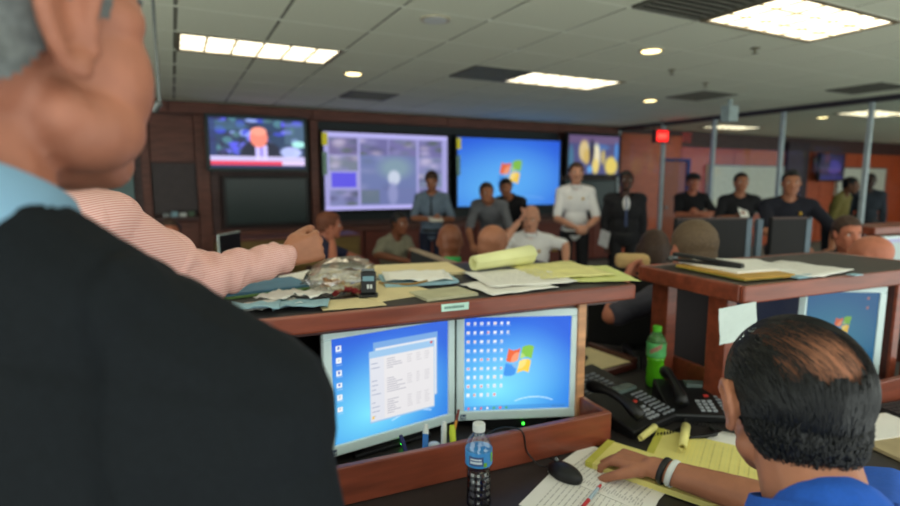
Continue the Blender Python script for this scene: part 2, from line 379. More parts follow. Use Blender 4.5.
# ---------------- glass partition
w1 = struct(G().box(7.84, 7.96, -.5, 8.2, 2.54, 2.6).build('window_1', mat('header_dark', (46, 42, 52), .5), rz=RA))
vs_ = [8.16, 7.06, 6.04, 4.92, 3.81, 2.7, 1.6, .5]
for v in vs_: G().box(7.87, 7.93, v-.024, v+.024, 0, 2.54).build('mullion', mat('mullion_grey', (168, 178, 182), .4, .2), w1)
for a, b in zip(vs_[:-1], vs_[1:]): G().box(7.895, 7.905, b+.03, a-.03, .08, 2.54).build('pane', glassmat('partition_glass', (.86, .90, .91), .025), w1)
G().box(7.87, 7.93, -.5, 8.2, 0, .08).build('sill', MATS['mullion_grey'], w1)
# exit sign
t = thing('exit_sign', 'red lit exit sign at the corner of the glass wall', 'sign', rf(7.6, 6.85, 2.33), RA)
G().box(-.19, .19, -.03, .03, -.12, .12).build('housing', mat('sign_housing', (60, 20, 22), .5), t, bev=.01)
G().box(-.13, .13, -.036, -.031, -.09, .09).build('red_face', emis('exit_red', (255, 22, 22), 1.6), t)
G().cyl((0, 0, .12), (0, 0, .27), .015).build('stem', GREY, t)
fc = bpy.data.curves.new('letters', 'FONT'); fc.body = 'EXIT'; fc.size = .11; fc.align_x = 'CENTER'; fc.extrude = .002
fo = bpy.data.objects.new('tmpf', fc); COL.objects.link(fo); dg = bpy.context.evaluated_depsgraph_get(); lm = bpy.data.meshes.new_from_object(fo.evaluated_get(dg)); bpy.data.objects.remove(fo)
lm.transform(Matrix.Translation((0, -.038, -.04)) @ Matrix.Rotation(R(90), 4, 'X')); link('lettering', lm, emis('exit_letters', (255, 110, 90), 1.4), t)
# ================================================================== WALL SCREENS
def television(name, label, u0, u1, z0, z1, d, bez, frame, pic=None, strength=1, tilt=0, grp=None):
    W, H = (u1-u0), (z1-z0); t = thing(name, label, 'television' if 'television' in name else 'display', rf((u0+u1)/2, 8.16-d, (z0+z1)/2), RA, grp)
    G().box(-W/2, W/2, -.02, .05, -H/2, H/2).build('housing', frame, t, bev=.012)
    f = G(); f.box(-W/2, W/2, -.035, -.02, -H/2, -H/2+bez); f.box(-W/2, W/2, -.035, -.02, H/2-bez, H/2); f.box(-W/2, -W/2+bez, -.035, -.02, -H/2+bez, H/2-bez); f.box(W/2-bez, W/2, -.035, -.02, -H/2+bez, H/2-bez); f.build('bezel', frame, t, bev=.006)
    if pic is not None: lit_screen('screen', pic, W-2*bez, H-2*bez, strength, t, (0, -.024, 0))
    else: G().box(-W/2+bez, W/2-bez, -.026, -.02, -H/2+bez, H/2-bez).build('screen', mat('dead_screen', (46, 60, 60), .25, var=.02), t)  # screen colour raised to grey-teal, standing in for reflected glow
    G().box(-.12, .12, .05, .16 if d < .1 else .04+d, -.1, .1).build('wall_mount', BLKM, t)
    return t
p = Pic(110, 62, (40, 60, 90))
r2 = random.Random(3)
for k in range(60):
    p.ell(r2.random(), .3+.7*r2.random(), .02+.05*r2.random(), .03+.05*r2.random(), r2.choice([(90, 90, 235), (120, 120, 250), (60, 70, 200), (80, 130, 140), (40, 40, 70), (150, 170, 240), (70, 110, 110)]), .8)
p.ell(.1, .85, .3, .1, (70, 110, 130), .6); p.rect(.0, .06, .2, 1, (40, 50, 110), .6); p.rect(.78, 1, .5, .95, (90, 120, 140), .5)
p.ell(.52, .28, .22, .30, (28, 32, 52), 1, .2); p.rect(.46, .59, .16, .46, (190, 180, 240)); p.rect(.515, .54, .16, .46, (90, 60, 190)); p.ell(.505, .62, .095, .2, (236, 128, 110), 1, .2); p.ell(.505, .75, .085, .09, (240, 150, 130), 1, .3)
p.rect(.6, .72, .2, .45, (30, 34, 54), .9); p.ell(.85, .33, .12, .12, (180, 190, 245), .9); p.ell(.94, .5, .08, .07, (170, 235, 225), .9)
p.rect(0, 1, .13, .24, (205, 195, 240), .9); p.rect(0, .75, .05, .14, (215, 60, 90)); p.rect(.75, 1, .05, .14, (210, 190, 230)); p.rect(0, 1, 0, .05, (40, 50, 90))
television('wall_television', 'wall television showing a newsreader over a red news ticker', .42, 1.76, 1.69, 2.45, .18, .05, TEAL, p, 1.15)
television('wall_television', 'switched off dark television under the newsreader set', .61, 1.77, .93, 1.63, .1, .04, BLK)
p = Pic(150, 84, (168, 165, 225))
def cell(x0, x1, y0, y1, base, seed):
    q = random.Random(seed); p.rect(x0, x1, y0, y1, base)
    for k in range(9):
        cx, cy = q.uniform(x0, x1), q.uniform(y0, y1); m = ((p.X > x0) & (p.X < x1) & (p.Y > y0) & (p.Y < y1)).astype(float)
        d = np.sqrt(((p.X-cx)/.05)**2+((p.Y-cy)/.04)**2); p.mix(np.clip(1.3-d, 0, 1)*m, q.choice([(140, 138, 190), (90, 90, 130), (185, 175, 200), (110, 120, 150), (80, 95, 85), (200, 190, 225)]), .7)
for i_, (x0, x1, y0, y1, b_) in enumerate([(.04, .25, .72, .93, (120, 110, 160)), (.27, .49, .72, .93, (112, 108, 165)), (.50, .73, .72, .93, (118, 112, 170)), (.75, .95, .70, .93, (112, 108, 165)), (.04, .25, .51, .70, (120, 130, 150)), (.04, .25, .06, .26, (130, 135, 185)), (.75, .95, .48, .70, (135, 138, 190)), (.75, .95, .28, .47, (120, 135, 165)), (.75, .95, .06, .27, (135, 130, 180)), (.27, .73, .06, .72, (112, 122, 175))]): cell(x0, x1, y0, y1, b_, i_)
p.rect(.27, .73, .28, .70, (110, 125, 178), .75); p.ell(.55, .55, .13, .14, (135, 165, 175), .8, .8); p.ell(.54, .42, .05, .10, (205, 215, 235), 1, .4); p.ell(.53, .2, .04, .15, (150, 155, 205), .9, .5); p.rect(.27, .42, .08, .26, (100, 118, 125), .7)
p.rect(.05, .24, .29, .49, (95, 85, 235)); p.rect(0, 1, 0, .05, (190, 185, 250)); p.rect(0, 1, .94, 1, (190, 185, 250))
television('video_wall_display', 'huge display wall showing a grid of camera views', 1.97, 4.07, 1.09, 2.31, .12, .035, BLK, p, .78, grp='large display walls')
p = Pic(150, 84, (20, 80, 230)); p.wallpaper(); p.mix(np.ones_like(p.X), (20, 66, 235), .35); p.ell(.5, .45, .5, .5, (90, 190, 250), .45, 1.2); p.flag(.49, .49, .20)
television('video_wall_display', 'huge blue display wall showing a computer desktop', 4.19, 6.37, 1.10, 2.31, .12, .035, BLK, p, .82, grp='large display walls')
for u, lab in ((2.03, 'first'), (4.25, 'second')):
    t = thing('sticker', 'yellow sticker strip on the left edge of the %s display wall' % ('camera-view' if lab == 'first' else 'blue desktop'), 'sticker', rf(u, 7.998, 2.2), RA)
    G().box(-.05, .03, -.004, 0, -.12, .06).build('yellow_label', emis('yellow_label', (210, 200, 40), .3), t)  # faint glow put into the sticker, which is no lamp
    G().box(-.05, .015, -.004, 0, -.55, -.22).build('pale_strip', mat('pale_strip', (150, 190, 170), .5), t)
p = Pic(80, 48, (70, 70, 120))
p.rect(0, 1, .8, 1, (100, 80, 120)); p.ell(.5, .7, .3, .1, (70, 110, 170), .8)
for cx, cy, rx, ry, c in [(.3, .6, .1, .28, (215, 190, 130)), (.54, .45, .08, .35, (230, 220, 180)), (.53, .2, .07, .2, (225, 200, 110)), (.68, .45, .04, .2, (190, 170, 100)), (.85, .22, .13, .25, (225, 200, 90)), (.35, .45, .06, .2, (200, 170, 90)), (.05, .35, .05, .4, (60, 110, 140)), (.95, .6, .04, .25, (70, 130, 200)), (.42, .12, .05, .1, (90, 160, 220)), (.45, .6, .05, .3, (40, 35, 60)), (.2, .1, .1, .1, (90, 70, 130))]: p.ell(cx, cy, rx, ry, c, .95, .4)
television('wall_television', 'wall television showing bright tan figures, above the standing white-shirted officer', 6.47, 7.80, 1.64, 2.45, .14, .05, BLK, p, .9)
television('wall_television', 'switched off teal-framed television behind the standing white-shirted officer', 6.5, 7.78, .92, 1.58, .08, .04, TEAL)
p = Pic(60, 34, (40, 34, 90)); p.ell(.6, .5, .3, .3, (90, 80, 190), .8); p.ell(.25, .6, .15, .2, (30, 30, 60), .9); p.rect(0, 1, 0, .15, (60, 60, 150))
television('wall_television', 'small violet television behind the glass wall between the whiteboards', 14.35, 15.45, 1.55, 2.25, .2, .05, BLK, p, .45)
# back credenza with things at left
t = thing('low_cabinet', 'low olive-tan cabinet under the switched off left television', 'cabinet', rf(1.25, 6.9, 0), RA)
G().box(-.85, .85, -.25, .25, .05, .86).build('body', wood('olive_oak', (116, 92, 46), .5, var=.15), t, bev=.008)
for s in (-1, 1):
    dd = G().box(s*.42-.4, s*.42+.4, -.27, -.25, .09, .82).build('door', MATS['olive_oak'], t, bev=.006); G().cyl((s*.08, -.29, .5), (s*.08, -.29, .6), .008).build('handle', GREY, dd)
G().box(-.85, .85, -.27, .25, .86, .89).build('top', WALLW, t, bev=.005)
# shelf objects at far left
for k in range(4):
    u = -.1+k*.1; q = rf(u, 8.03, 1.09)
    o = G().box(-.04, .04, -.05, .05, 0, .05+.02*(k % 2)).build('supply_box', [GREY, PBLUE, WPLA, mat('dull_green', (80, 100, 80))][k], bev=.004, loc=q, rz=RA)
    tag(o, ['grey', 'pale blue', 'white', 'dull green'][k]+' small box on the far left wall shelf', 'box', 'boxes on the wall shelf')
# ================================================================== PAPER HELPERS
def sheet(name, label, cat, loc, sx, sy, rz, m, th=.0015, curl=0, group=None, parent=None, seed=0, crum=0):
    n = 8; vs = []; fs = []
    for k in (0, 1):
        for j in range(n+1):
            for i in range(n+1):
                x = (i/n-.5); y = (j/n-.5)
                z = th*k + curl*max(0, abs(x)-.25)**2*8*(1 if x > 0 else .3) + crum*(noise.noise(V((x*5+seed, y*5, seed)))+.5)
                vs.append((x*sx, y*sy, z))
    N = (n+1)**2
    for j in range(n):
        for i in range(n):
            a = j*(n+1)+i; fs.append((a, a+n+1, a+n+2, a+1)); fs.append((N+a, N+a+1, N+a+n+2, N+a+n+1))
    for i in range(n):
        a, b = i, i+1; fs.append((a, b, N+b, N+a)); a, b = n*(n+1)+i, n*(n+1)+i+1; fs.append((b, a, N+a, N+b))
        a, b = i*(n+1), (i+1)*(n+1); fs.append((b, a, N+a, N+b)); a, b = a+n, b+n; fs.append((a, b, N+b, N+a))
    g = G(); g.add(vs, fs); o = g.build(name, m, parent, smooth=crum > .004, loc=loc, rz=rz)
    if label: tag(o, label, cat, group)
    return o
def textlines(parent, x0, x1, ys, z, m):
    if 'pad' in parent.name: m = mat('ink_on_yellow', (206, 194, 120), .8)
    g = G()
    for k, y in enumerate(ys):
        x = x0
        while x < x1-.01:
            l_ = rnd.uniform(.008, .03); g.box(x, min(x+l_, x1), y-.0012, y+.0012, z, z+.0004); x += l_+.006
    o = g.build('writing', m, parent); o['kind'] = 'stuff'; return o
INK = mat('ink', (196, 192, 188), .8)
# ================================================================== DESKS
dz = .76
desk = thing('worktop_desk', 'dark laminate desk with the mouse, papers and telephones on it', 'desk', (0, 0, 0), DA)
g = G(); g.prism([(-.12, .74), (2.75, .74), (2.75, 1.68), (1.62, 1.68), (1.62, 2.06), (-.12, 2.06)], dz-.03, dz); g.build('top', LAMI, desk)
G().box(-.12, 2.75, .715, .74, dz-.04, dz+.001).build('front_edge', WOOD, desk, bev=.008)
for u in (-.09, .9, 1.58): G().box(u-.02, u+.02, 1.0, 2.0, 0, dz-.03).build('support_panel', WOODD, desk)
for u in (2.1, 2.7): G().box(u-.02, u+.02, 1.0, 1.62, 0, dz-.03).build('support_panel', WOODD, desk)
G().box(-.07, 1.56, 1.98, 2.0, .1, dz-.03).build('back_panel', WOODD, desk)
# ---- hutch 1 (over the two monitors)
h1 = thing('desk_hutch', 'cherry wood hutch over the two lit monitors, its top littered with papers', 'hutch', (0, 0, 0), DA)
G().box(-.12, 1.235, 1.39, 2.03, 1.19, 1.221).build('top', LAMI, h1)
G().box(-.12, 1.25, 1.372, 1.39, 1.172, 1.222).build('front_edge', WOOD, h1, bev=.006)
G().box(1.235, 1.252, 1.39, 2.05, 1.172, 1.222).build('side_edge', WOODD, h1, bev=.005)
G().box(-.12, 1.252, 2.03, 2.05, 1.172, 1.222).build('back_edge', WOOD, h1, bev=.005)
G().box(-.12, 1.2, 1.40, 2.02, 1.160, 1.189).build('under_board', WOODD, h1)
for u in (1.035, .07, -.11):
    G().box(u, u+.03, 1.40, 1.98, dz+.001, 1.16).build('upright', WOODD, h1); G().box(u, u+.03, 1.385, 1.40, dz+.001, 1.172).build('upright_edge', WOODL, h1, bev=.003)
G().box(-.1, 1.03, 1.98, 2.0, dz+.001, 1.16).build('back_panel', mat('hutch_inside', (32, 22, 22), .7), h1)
G().box(-.12, 1.065, 1.248, 1.268, dz+.001, .862).build('front_lip', WOOD, h1, bev=.003)
G().box(1.047, 1.065, 1.268, 1.385, dz+.001, .862).build('side_lip', WOOD, h1, bev=.003)
lb = G().box(.556, .640, 1.3705, 1.3722, 1.196, 1.217).build('label_strip', mat('label_mint', (190, 226, 214), .5), h1)
g = G(); x = .565
for k in range(9):
    ww = rnd.uniform(.004, .007); g.box(x, x+ww, 1.370, 1.3705, 1.203, 1.210); x += ww+.002
g.build('lettering', mat('label_ink', (90, 130, 120)), lb)
# ---- hutch 2 (right)
h2 = thing('desk_hutch', 'cherry wood hutch behind the balding man with a paper taped on its side', 'hutch', (0, 0, 0), DA)
G().box(1.555, 2.66, 1.215, 1.66, 1.19, 1.221).build('top', LAMI, h2)
G().box(1.535, 2.68, 1.195, 1.215, 1.165, 1.224).build('front_edge', WOOD, h2, bev=.006)
G().box(1.535, 1.555, 1.215, 1.66, 1.165, 1.224).build('side_edge', WOOD, h2, bev=.006)
G().box(2.66, 2.68, 1.215, 1.66, 1.165, 1.224).build('side_edge', WOOD, h2, bev=.006)
G().box(1.535, 2.68, 1.66, 1.68, 1.165, 1.224).build('back_edge', WOOD, h2, bev=.006)
G().box(1.56, 2.65, 1.22, 1.65, 1.16, 1.19).build('under_board', WOODD, h2)
G().box(1.565, 1.61, 1.28, 1.36, dz+.001, 1.165).build('post', WOOD, h2, bev=.004)
G().box(1.59, 1.64, 1.57, 1.655, dz+.001, 1.165).build('post', WOOD, h2, bev=.004)
G().box(2.375, 2.40, 1.21, 1.63, dz+.001, 1.16).build('upright', WOODD, h2); G().box(2.37, 2.41, 1.197, 1.21, dz+.001, 1.165).build('upright_edge', WOOD, h2, bev=.003)
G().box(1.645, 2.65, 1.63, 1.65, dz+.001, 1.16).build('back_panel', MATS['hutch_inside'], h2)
G().box(1.65, 1.668, 1.08, 1.62, dz+.001, .86).build('side_lip', WOOD, h2, bev=.003)
G().box(1.668, 2.44, 1.08, 1.10, dz+.001, .86).build('front_lip', WOOD, h2, bev=.003)
G().box(2.44, 2.46, 1.08, 1.2, dz+.001, .86).build('side_lip', WOOD, h2, bev=.003)
o = sheet('taped_note', 'white square paper taped to the corner post of the right hutch', 'paper', df(1.497, 1.185, 1.112), .165, .115, 0, mat('grey_white_paper', (196, 208, 204), .8, var=.03), crum=.004, seed=3)
o.rotation_euler = (R(86), R(-3), DA)
# ---- monitors
def monitor(label, pl, pr, ztop, zbot, pic, strength, bz=.022, frame=SILV, roll=0, logo=False):
    pl, pr = V(pl), V(pr); d = pr-pl; W = d.length; H = ztop-zbot; c = (pl+pr)/2; a = math.atan2(d.y, d.x)
    t = thing('monitor', label, 'monitor', (c.x, c.y, dz), a)
    zc = (ztop+zbot)/2-dz; cb = bz*1.15
    f = G(); f.box(-W/2, W/2, -.012, .01, zc-H/2, zc-H/2+cb*1.25); f.box(-W/2, W/2, -.012, .01, zc+H/2-cb, zc+H/2); f.box(-W/2, -W/2+cb, -.012, .01, zc-H/2+cb*1.25, zc+H/2-cb); f.box(W/2-cb, W/2, -.012, .01, zc-H/2+cb*1.25, zc+H/2-cb)
    b = f.build('bezel', frame, t, bev=.004)
    G().box(-W/2+.004, W/2-.004, .0105, .04, zc-H/2+.01, zc+H/2-.01).build('back_cover', BLK, t, bev=.01)
    if pic is not None: lit_screen('screen', pic, W-2*cb, H-2.25*cb, strength, t, (0, -.006, zc+.125*cb))
    else: G().box(-W/2+cb, W/2-cb, -.008, -.004, zc-H/2+cb*1.25, zc+H/2-cb).build('screen', mat('dim_screen', (20, 28, 40), .2), t)
    G().box(-.03, .03, .04, .07, .015, zc).build('neck', BLK, t, bev=.004)
    G().box(-.13, .13, -.01, .16, .001, .016).build('base', BLK, t, bev=.005)
    if logo:
        q = G().box(-W/2+.012, -W/2+.03, -.0135, -.0122, zc-H/2+.006, zc-H/2+.022).build('badge', mat('badge_blue', (50, 70, 110), .4), b)
        g = G(); xx = -W/2+.016; z0 = zc-H/2
        g.box(xx, xx+.002, -.0142, -.0136, z0+.01, z0+.019); g.box(xx+.002, xx+.005, -.0142, -.0136, z0+.0135, z0+.015); g.box(xx+.0045, xx+.006, -.0142, -.0136, z0+.01, z0+.0145)
        g.box(xx+.0075, xx+.009, -.0142, -.0136, z0+.008, z0+.0155); g.box(xx+.009, xx+.012, -.0142, -.0136, z0+.0135, z0+.0155); g.box(xx+.0105, xx+.012, -.0142, -.0136, z0+.01, z0+.0135); g.box(xx+.009, xx+.0105, -.0142, -.0136, z0+.01, z0+.0118)
        g.build('badge_letters', SILV, b)
        G().box(-.005, .005, -.0135, -.0122, zc+H/2-.012, zc+H/2-.006).build('sensor', WPLA, b)
    return t, zc, H, W
p = Pic(170, 136, (0, 0, 0)); p.wallpaper()
r2 = random.Random(11)
for k in range(6): p.rect(.035, .075, .93-k*.115-.05, .93-k*.115, (235, 238, 240)); p.rect(.045, .065, .93-k*.115-.035, .93-k*.115-.01, r2.choice([(200, 60, 60), (90, 120, 200), (200, 205, 210)])); p.rect(.03, .08, .93-k*.115-.068, .93-k*.115-.060, (190, 215, 245), .6)
p.rect(.33, .905, .24, .90, (120, 165, 215), .9); p.rect(.345, .89, .25, .84, (215, 220, 228))
p.rect(.29, .87, .115, .82, (150, 190, 225)); p.rect(.30, .865, .13, .75, (222, 220, 222)); p.rect(.30, .42, .13, .745, (214, 216, 224)); p.rect(.83, .855, .79, .81, (200, 70, 60))
for k in range(26):
    y = .72-k*.0215; p.rect(.44, .44+.05+.12*r2.random(), y-.005, y, (150, 150, 165), .8)
    if k % 2: p.rect(.31, .31+.03+.06*r2.random(), y-.005, y, (130, 140, 170), .8)
    for xx in (.62, .70, .78): p.rect(xx, xx+.03+.02*r2.random(), y-.004, y, (175, 172, 178), .6)
p.rect(.31, .33, .15, .18, (230, 190, 90))
m1, zc, H, W = monitor('silver-framed monitor at left with a white file window open on its blue desktop', (-.350, 1.425, 0), (.010, 1.665, 0), 1.155, .790, p, .95, logo=True)
G().sph((0.02, -.013, zc-H/2-.018), .004, k=(10, 6)).build('power_light', emis('green_led', (60, 255, 60), 4), m1)
G().box(-.1, .1, -.01, .03, .016, zc-H/2).build('lower_cover', BLK, m1)
p = Pic(170, 136, (0, 0, 0)); p.wallpaper(); p.flag(.51, .53, .165)
for c in range(7):
    for r_ in range(9):
        if c == 6 and r_ > 1 or c == 5 and r_ > 7 or (c == 4 and r_ > 8): continue
        x = .035+c*.062; y = .94-r_*.096
        col = r2.choice([(230, 232, 236), (225, 228, 232), (220, 80, 70), (235, 235, 235), (240, 200, 170), (200, 205, 215), (225, 130, 90), (170, 180, 200)])
        p.rect(x-.013, x+.013, y-.018, y+.014, (236, 236, 240), .9); p.rect(x-.009, x+.009, y-.012, y+.006, col); p.rect(x-.02, x+.02, y-.036, y-.028, (170, 205, 240), .6)
p.rect(0, 1, 0, .045, (60, 130, 200), .5)
for k in range(7): p.rect(.03+k*.06, .05+k*.06, .012, .035, r2.choice([(230, 90, 80), (235, 235, 240), (80, 160, 90)]))
for k in range(6): p.rect(.84+k*.022, .853+k*.022, .02, .028, (60, 60, 90), .7)
m2, zc, H, W = monitor('silver-framed monitor beside the right upright showing a desktop full of icons', (.020, 1.665, 0), (.414, 1.70, 0), 1.157, .792, p, 1.0, logo=True)
G().sph((0.02, -.016, zc-H/2-.014), .004, k=(10, 6)).build('power_light', MATS['green_led'], m2)
G().box(-.1, .1, -.01, .03, .010, zc-H/2).build('lower_cover', BLK, m2)
p = Pic(100, 80, (0, 0, 0)); p.wallpaper(); p.mix(np.ones_like(p.X), (16, 96, 120), .68); p.flag(.57, .55, .13)
for k in range(2): p.rect(.85, .88, .90-k*.12, .94-k*.12, (220, 120, 110), .7)
monitor('silver-framed monitor in the right hutch with a dim teal desktop', df(2.06, 1.40), df(2.365, 1.235), 1.155, .80, p, .62)
p = Pic(30, 24, (26, 34, 54))
monitor('dim navy monitor in the right hutch beside the taped paper', df(1.93, 1.57), df(2.035, 1.32), 1.15, .80, p, .6)
# ---- things in the ledge and on the desk
def pen(label, p0, p1, r, m, capm=None, grp='pens in the ledge'):
    t = thing('pen', label, 'pen', p0, 0, grp); q = V(p1)-V(p0)
    G().cyl((0, 0, 0), q*.8, r).build('barrel', m, t, smooth=False); G().cyl(q*.8, q, r*1.1, r*.8).build('cap', capm or m, t); return t
pb = .766
pen('dark blue pen leaning in the ledge', df(.445, 1.30, pb), df(.425, 1.35, .866), .006, mat('navy_pen', (30, 36, 90)))
pen('white marker with a blue cap in the ledge', df(.475, 1.30, pb), df(.50, 1.35, .884), .008, mat('blue_cap', (50, 120, 200)), WPLA)
pen('white marker standing next to the yellow one', df(.535, 1.31, pb), df(.555, 1.35, .882), .008, WPLA)
pen('orange pencil leaning behind the water bottle cap', df(.55, 1.32, pb), df(.605, 1.36, .905), .004, mat('pencil_orange', (214, 140, 50)), mat('eraser', (120, 50, 40)))
pen('yellow-green highlighter in the ledge', df(.56, 1.285, pb), df(.575, 1.34, .872), .009, mat('highlight', (206, 220, 60)))
o = G().lathe([(.001, 0), (.02, 0), (.022, .03), (.016, .045), (.016, .06), (.001, .062)], 16).build('glue_pot', WPLA, smooth=True, loc=df(.52, 1.34, .838), rz=0); o.location.z = pb; tag(o, 'small white pot standing in the ledge among the pens', 'pot')
# water bottle
bp = df(.553, 1.122, dz+.001)
t = thing('water_bottle', 'clear water bottle with a blue label standing before the ledge', 'bottle', bp, 0)
BG = glassmat('bottle_plastic', (.90, .94, .95), .14)
prof = [(.001, 0), (.024, 0), (.031, .006), (.032, .015)]
for k in range(5): z = .022+k*.017; prof += [(.0315, z), (.0285, z+.006), (.0285, z+.009), (.0315, z+.015)]
prof += [(.033, .112), (.033, .152), (.031, .164), (.024, .178), (.015, .188), (.0125, .194), (.0125, .2), (.001, .2)]
G().lathe(prof, 32).build('body', BG, t, smooth=True)
G().lathe([(.001, .196), (.0155, .196), (.0155, .212), (.014, .2145), (.001, .215)], 24).build('cap', WPLA, t, smooth=False)
lab_ = G().lathe([(.0334, .114), (.0336, .115), (.0336, .150), (.0334, .151)], 32).build('label', mat('label_blue', (64, 146, 214), .4, var=.15, scale=30), t, smooth=True)
g = G()
def onlabel(a0, a1, z0, z1, r=.0341):
    n = 8; vs = []; 
    for j in (z0, z1):
        for i in range(n+1):
            a = a0+(a1-a0)*i/n; vs.append((r*math.cos(a), r*math.sin(a), j))
    return vs, [(i, i+1, n+2+i, n+1+i) for i in range(n)]
base_a = math.atan2(-bp.y, -bp.x)
g.add(*onlabel(base_a-.75, base_a+.35, .120, .143)); g.build('label_oval', mat('oval_navy', (70, 96, 150)), lab_)
g = G(); g.add(*onlabel(base_a-.62, base_a+.2, .134, .138, .0344)); g.add(*onlabel(base_a-.65, base_a+.25, .125, .131, .0344)); g.build('label_lettering', mat('oval_text', (214, 226, 236)), lab_)
g = G(); g.add(*onlabel(base_a+.36, base_a+.62, .117, .128, .0343)); g.add(*onlabel(base_a+1.0, base_a+1.25, .125, .148, .0343)); g.build('label_leaf', mat('leaf_green', (120, 190, 70)), lab_)
G().lathe([(.001, .003), (.029, .006), (.0275, .1), (.001, .101)], 24).build('water', glassmat('dark_water', (.42, .40, .50), .06), t, smooth=True)
# mouse
t = thing('computer_mouse', 'black computer mouse on the desk edge of the white papers', 'mouse', df(.825, 1.145, dz+.0025), .70)
g = G(); g.sph((0, 0, .010), (.031, .056, .027), None, (24, 16)); g.sph((0, 0, .006), (.032, .055, .016), None, (24, 16))
me = vox(g, .0025, 4); me = cutmesh(me, lambda c: c.z > .0003); link('shell', me, BLK, t, True)
G().cyl((-.003, .03, .036), (.003, .03, .036), .007, n=16).build('scroll_wheel', GREY, t, smooth=True)
G().box(-.0008, .0008, .015, .052, .03, .034).build('button_gap', BLKM, t)
pts = [t.location+V((-.030, .038, .012)), df(.79, 1.215, dz+.006), df(.765, 1.244, .80), df(.755, 1.246, .85), df(.74, 1.258, .866), df(.70, 1.29, .86), df(.66, 1.33, .82), df(.60, 1.36, .80)]
def smoothpts(pts, n=6):
    out = []
    P = [pts[0]]+list(pts)+[pts[-1]]
    for i in range(1, len(P)-2):
        for k in range(n):
            s = k/n; a, b, c, d = P[i-1], P[i], P[i+1], P[i+2]
            out.append(.5*((2*b)+(c-a)*s+(2*a-5*b+4*c-d)*s*s+(3*b-a-3*c+d)*s**3))
    out.append(pts[-1]); return out
inv = (Matrix.Translation(t.location) @ Matrix.Rotation(t.rotation_euler.z, 4, 'Z')).inverted()
G().tube([inv @ q for q in smoothpts([V(q) for q in pts])], .0022, 6).build('cable', BLK, t, smooth=True)
# papers under the mouse
a = sheet('paper_sheet', 'white printed sheet under the red pen on the desk', 'paper', df(.81, 1.02, dz+.0005), .216, .279, DA+.55, WHT, curl=.004); textlines(a, -.09, .09, [-.11+.014*k for k in range(16)], .0034, INK)
a = sheet('paper_sheet', 'white sheet pushed under the legal pad beside the mouse', 'paper', df(.95, 1.10, dz+.0025), .216, .279, DA+.42, WHT, curl=.003); textlines(a, -.09, .09, [-.11+.014*k for k in range(16)], .0034, INK)
c0, c1 = df(.775, 1.0, dz+.011), df(.885, 1.065, dz+.011)
t = thing('red_pen', 'red and clear ballpoint pen lying on the white sheet', 'pen', c0, 0); q = c1-c0
G().cyl((0, 0, 0), q*.3, .0045, .005).build('cap', mat('red_plastic', (190, 46, 50), .4), t); G().cyl(q*.3, q*.8, .0042).build('barrel', mat('clear_barrel', (170, 190, 205), .2), t); G().cyl(q*.8, q*.95, .0045, .003).build('grip', MATS['red_plastic'], t); G().cyl(q*.95, q, .0015, .0006).build('tip', GREY, t)
# legal pads under his arm
def legal_pad(label, c, rz, sx=.216, sy=.32, th=.012, curl=0, m=YEL):
    t = thing('legal_pad', label, 'notepad', c, rz, 'yellow legal pads')
    G().box(-sx/2, sx/2, -sy/2, sy/2, 0, th).build('pages', m, t, bev=.001)
    G().box(-sx/2-.0005, sx/2+.0005, sy/2-.02, sy/2+.001, -.0003, th+.001).build('binding', mat('pad_binding', (196, 190, 80)), t)
    g = G()
    for k in range(24): g.box(-sx/2+.003, sx/2-.003, -sy/2+.012+k*.012, -sy/2+.0126+k*.012, th, th+.0003)
    g.build('ruled_lines', mat('rule', (200, 200, 132)), t)
    textlines(t, -sx/2+.04, sx/2-.02, [-sy/2+.05+k*.024 for k in range(8)], th+.0003, INK)
    return t
legal_pad('yellow legal pad under the man\'s hand, edge toward the white sheets', df(1.065, 1.045, dz+.004), DA+.50, .16, .36, .016)
legal_pad('broad yellow legal pad right of the man\'s forearm', df(1.27, 1.04, dz+.001), DA+.62, .25, .36, .008)
def roll_page(label, a, b, r, m=mat('curl_yellow', (232, 222, 140), .8)):
    t = thing('rolled_pages', label, 'paper', a, 0, 'rolled yellow pages'); q = b-a; pts = []
    x, y, d = axes(q); g = G(); n = 40; vs = []; fs = []
    for e in (0, 1):
        for i in range(n+1):
            an = i/n*math.pi*3.6; rr = r*(.55+.45*i/n)*(1 if e == 0 else 1.25); vs.append(V((0, 0, 0)) + q*e + (x*math.cos(an)+y*math.sin(an))*rr + V((0, 0, 0)))
    fs = [(i, i+1, n+2+i, n+1+i) for i in range(n)]
    g.add(vs, fs); o = g.build('page_roll', m, t, smooth=True); md = o.modifiers.new('s', 'SOLIDIFY'); md.thickness = .0015; return t
roll_page('yellow page curled over at the top of the desk pad', df(1.14, 1.205, dz+.024), df(1.24, 1.25, dz+.022), .010)
roll_page('yellow page curl beside the telephone cord', df(1.20, 1.10, dz+.033), df(1.33, 1.21, dz+.024), .013)
sheet('paper_sheet', 'white sheet under the telephone cord by the balding man\'s ear', 'paper', df(1.45, 1.03, dz+.001), .22, .28, DA+.2, WHT)
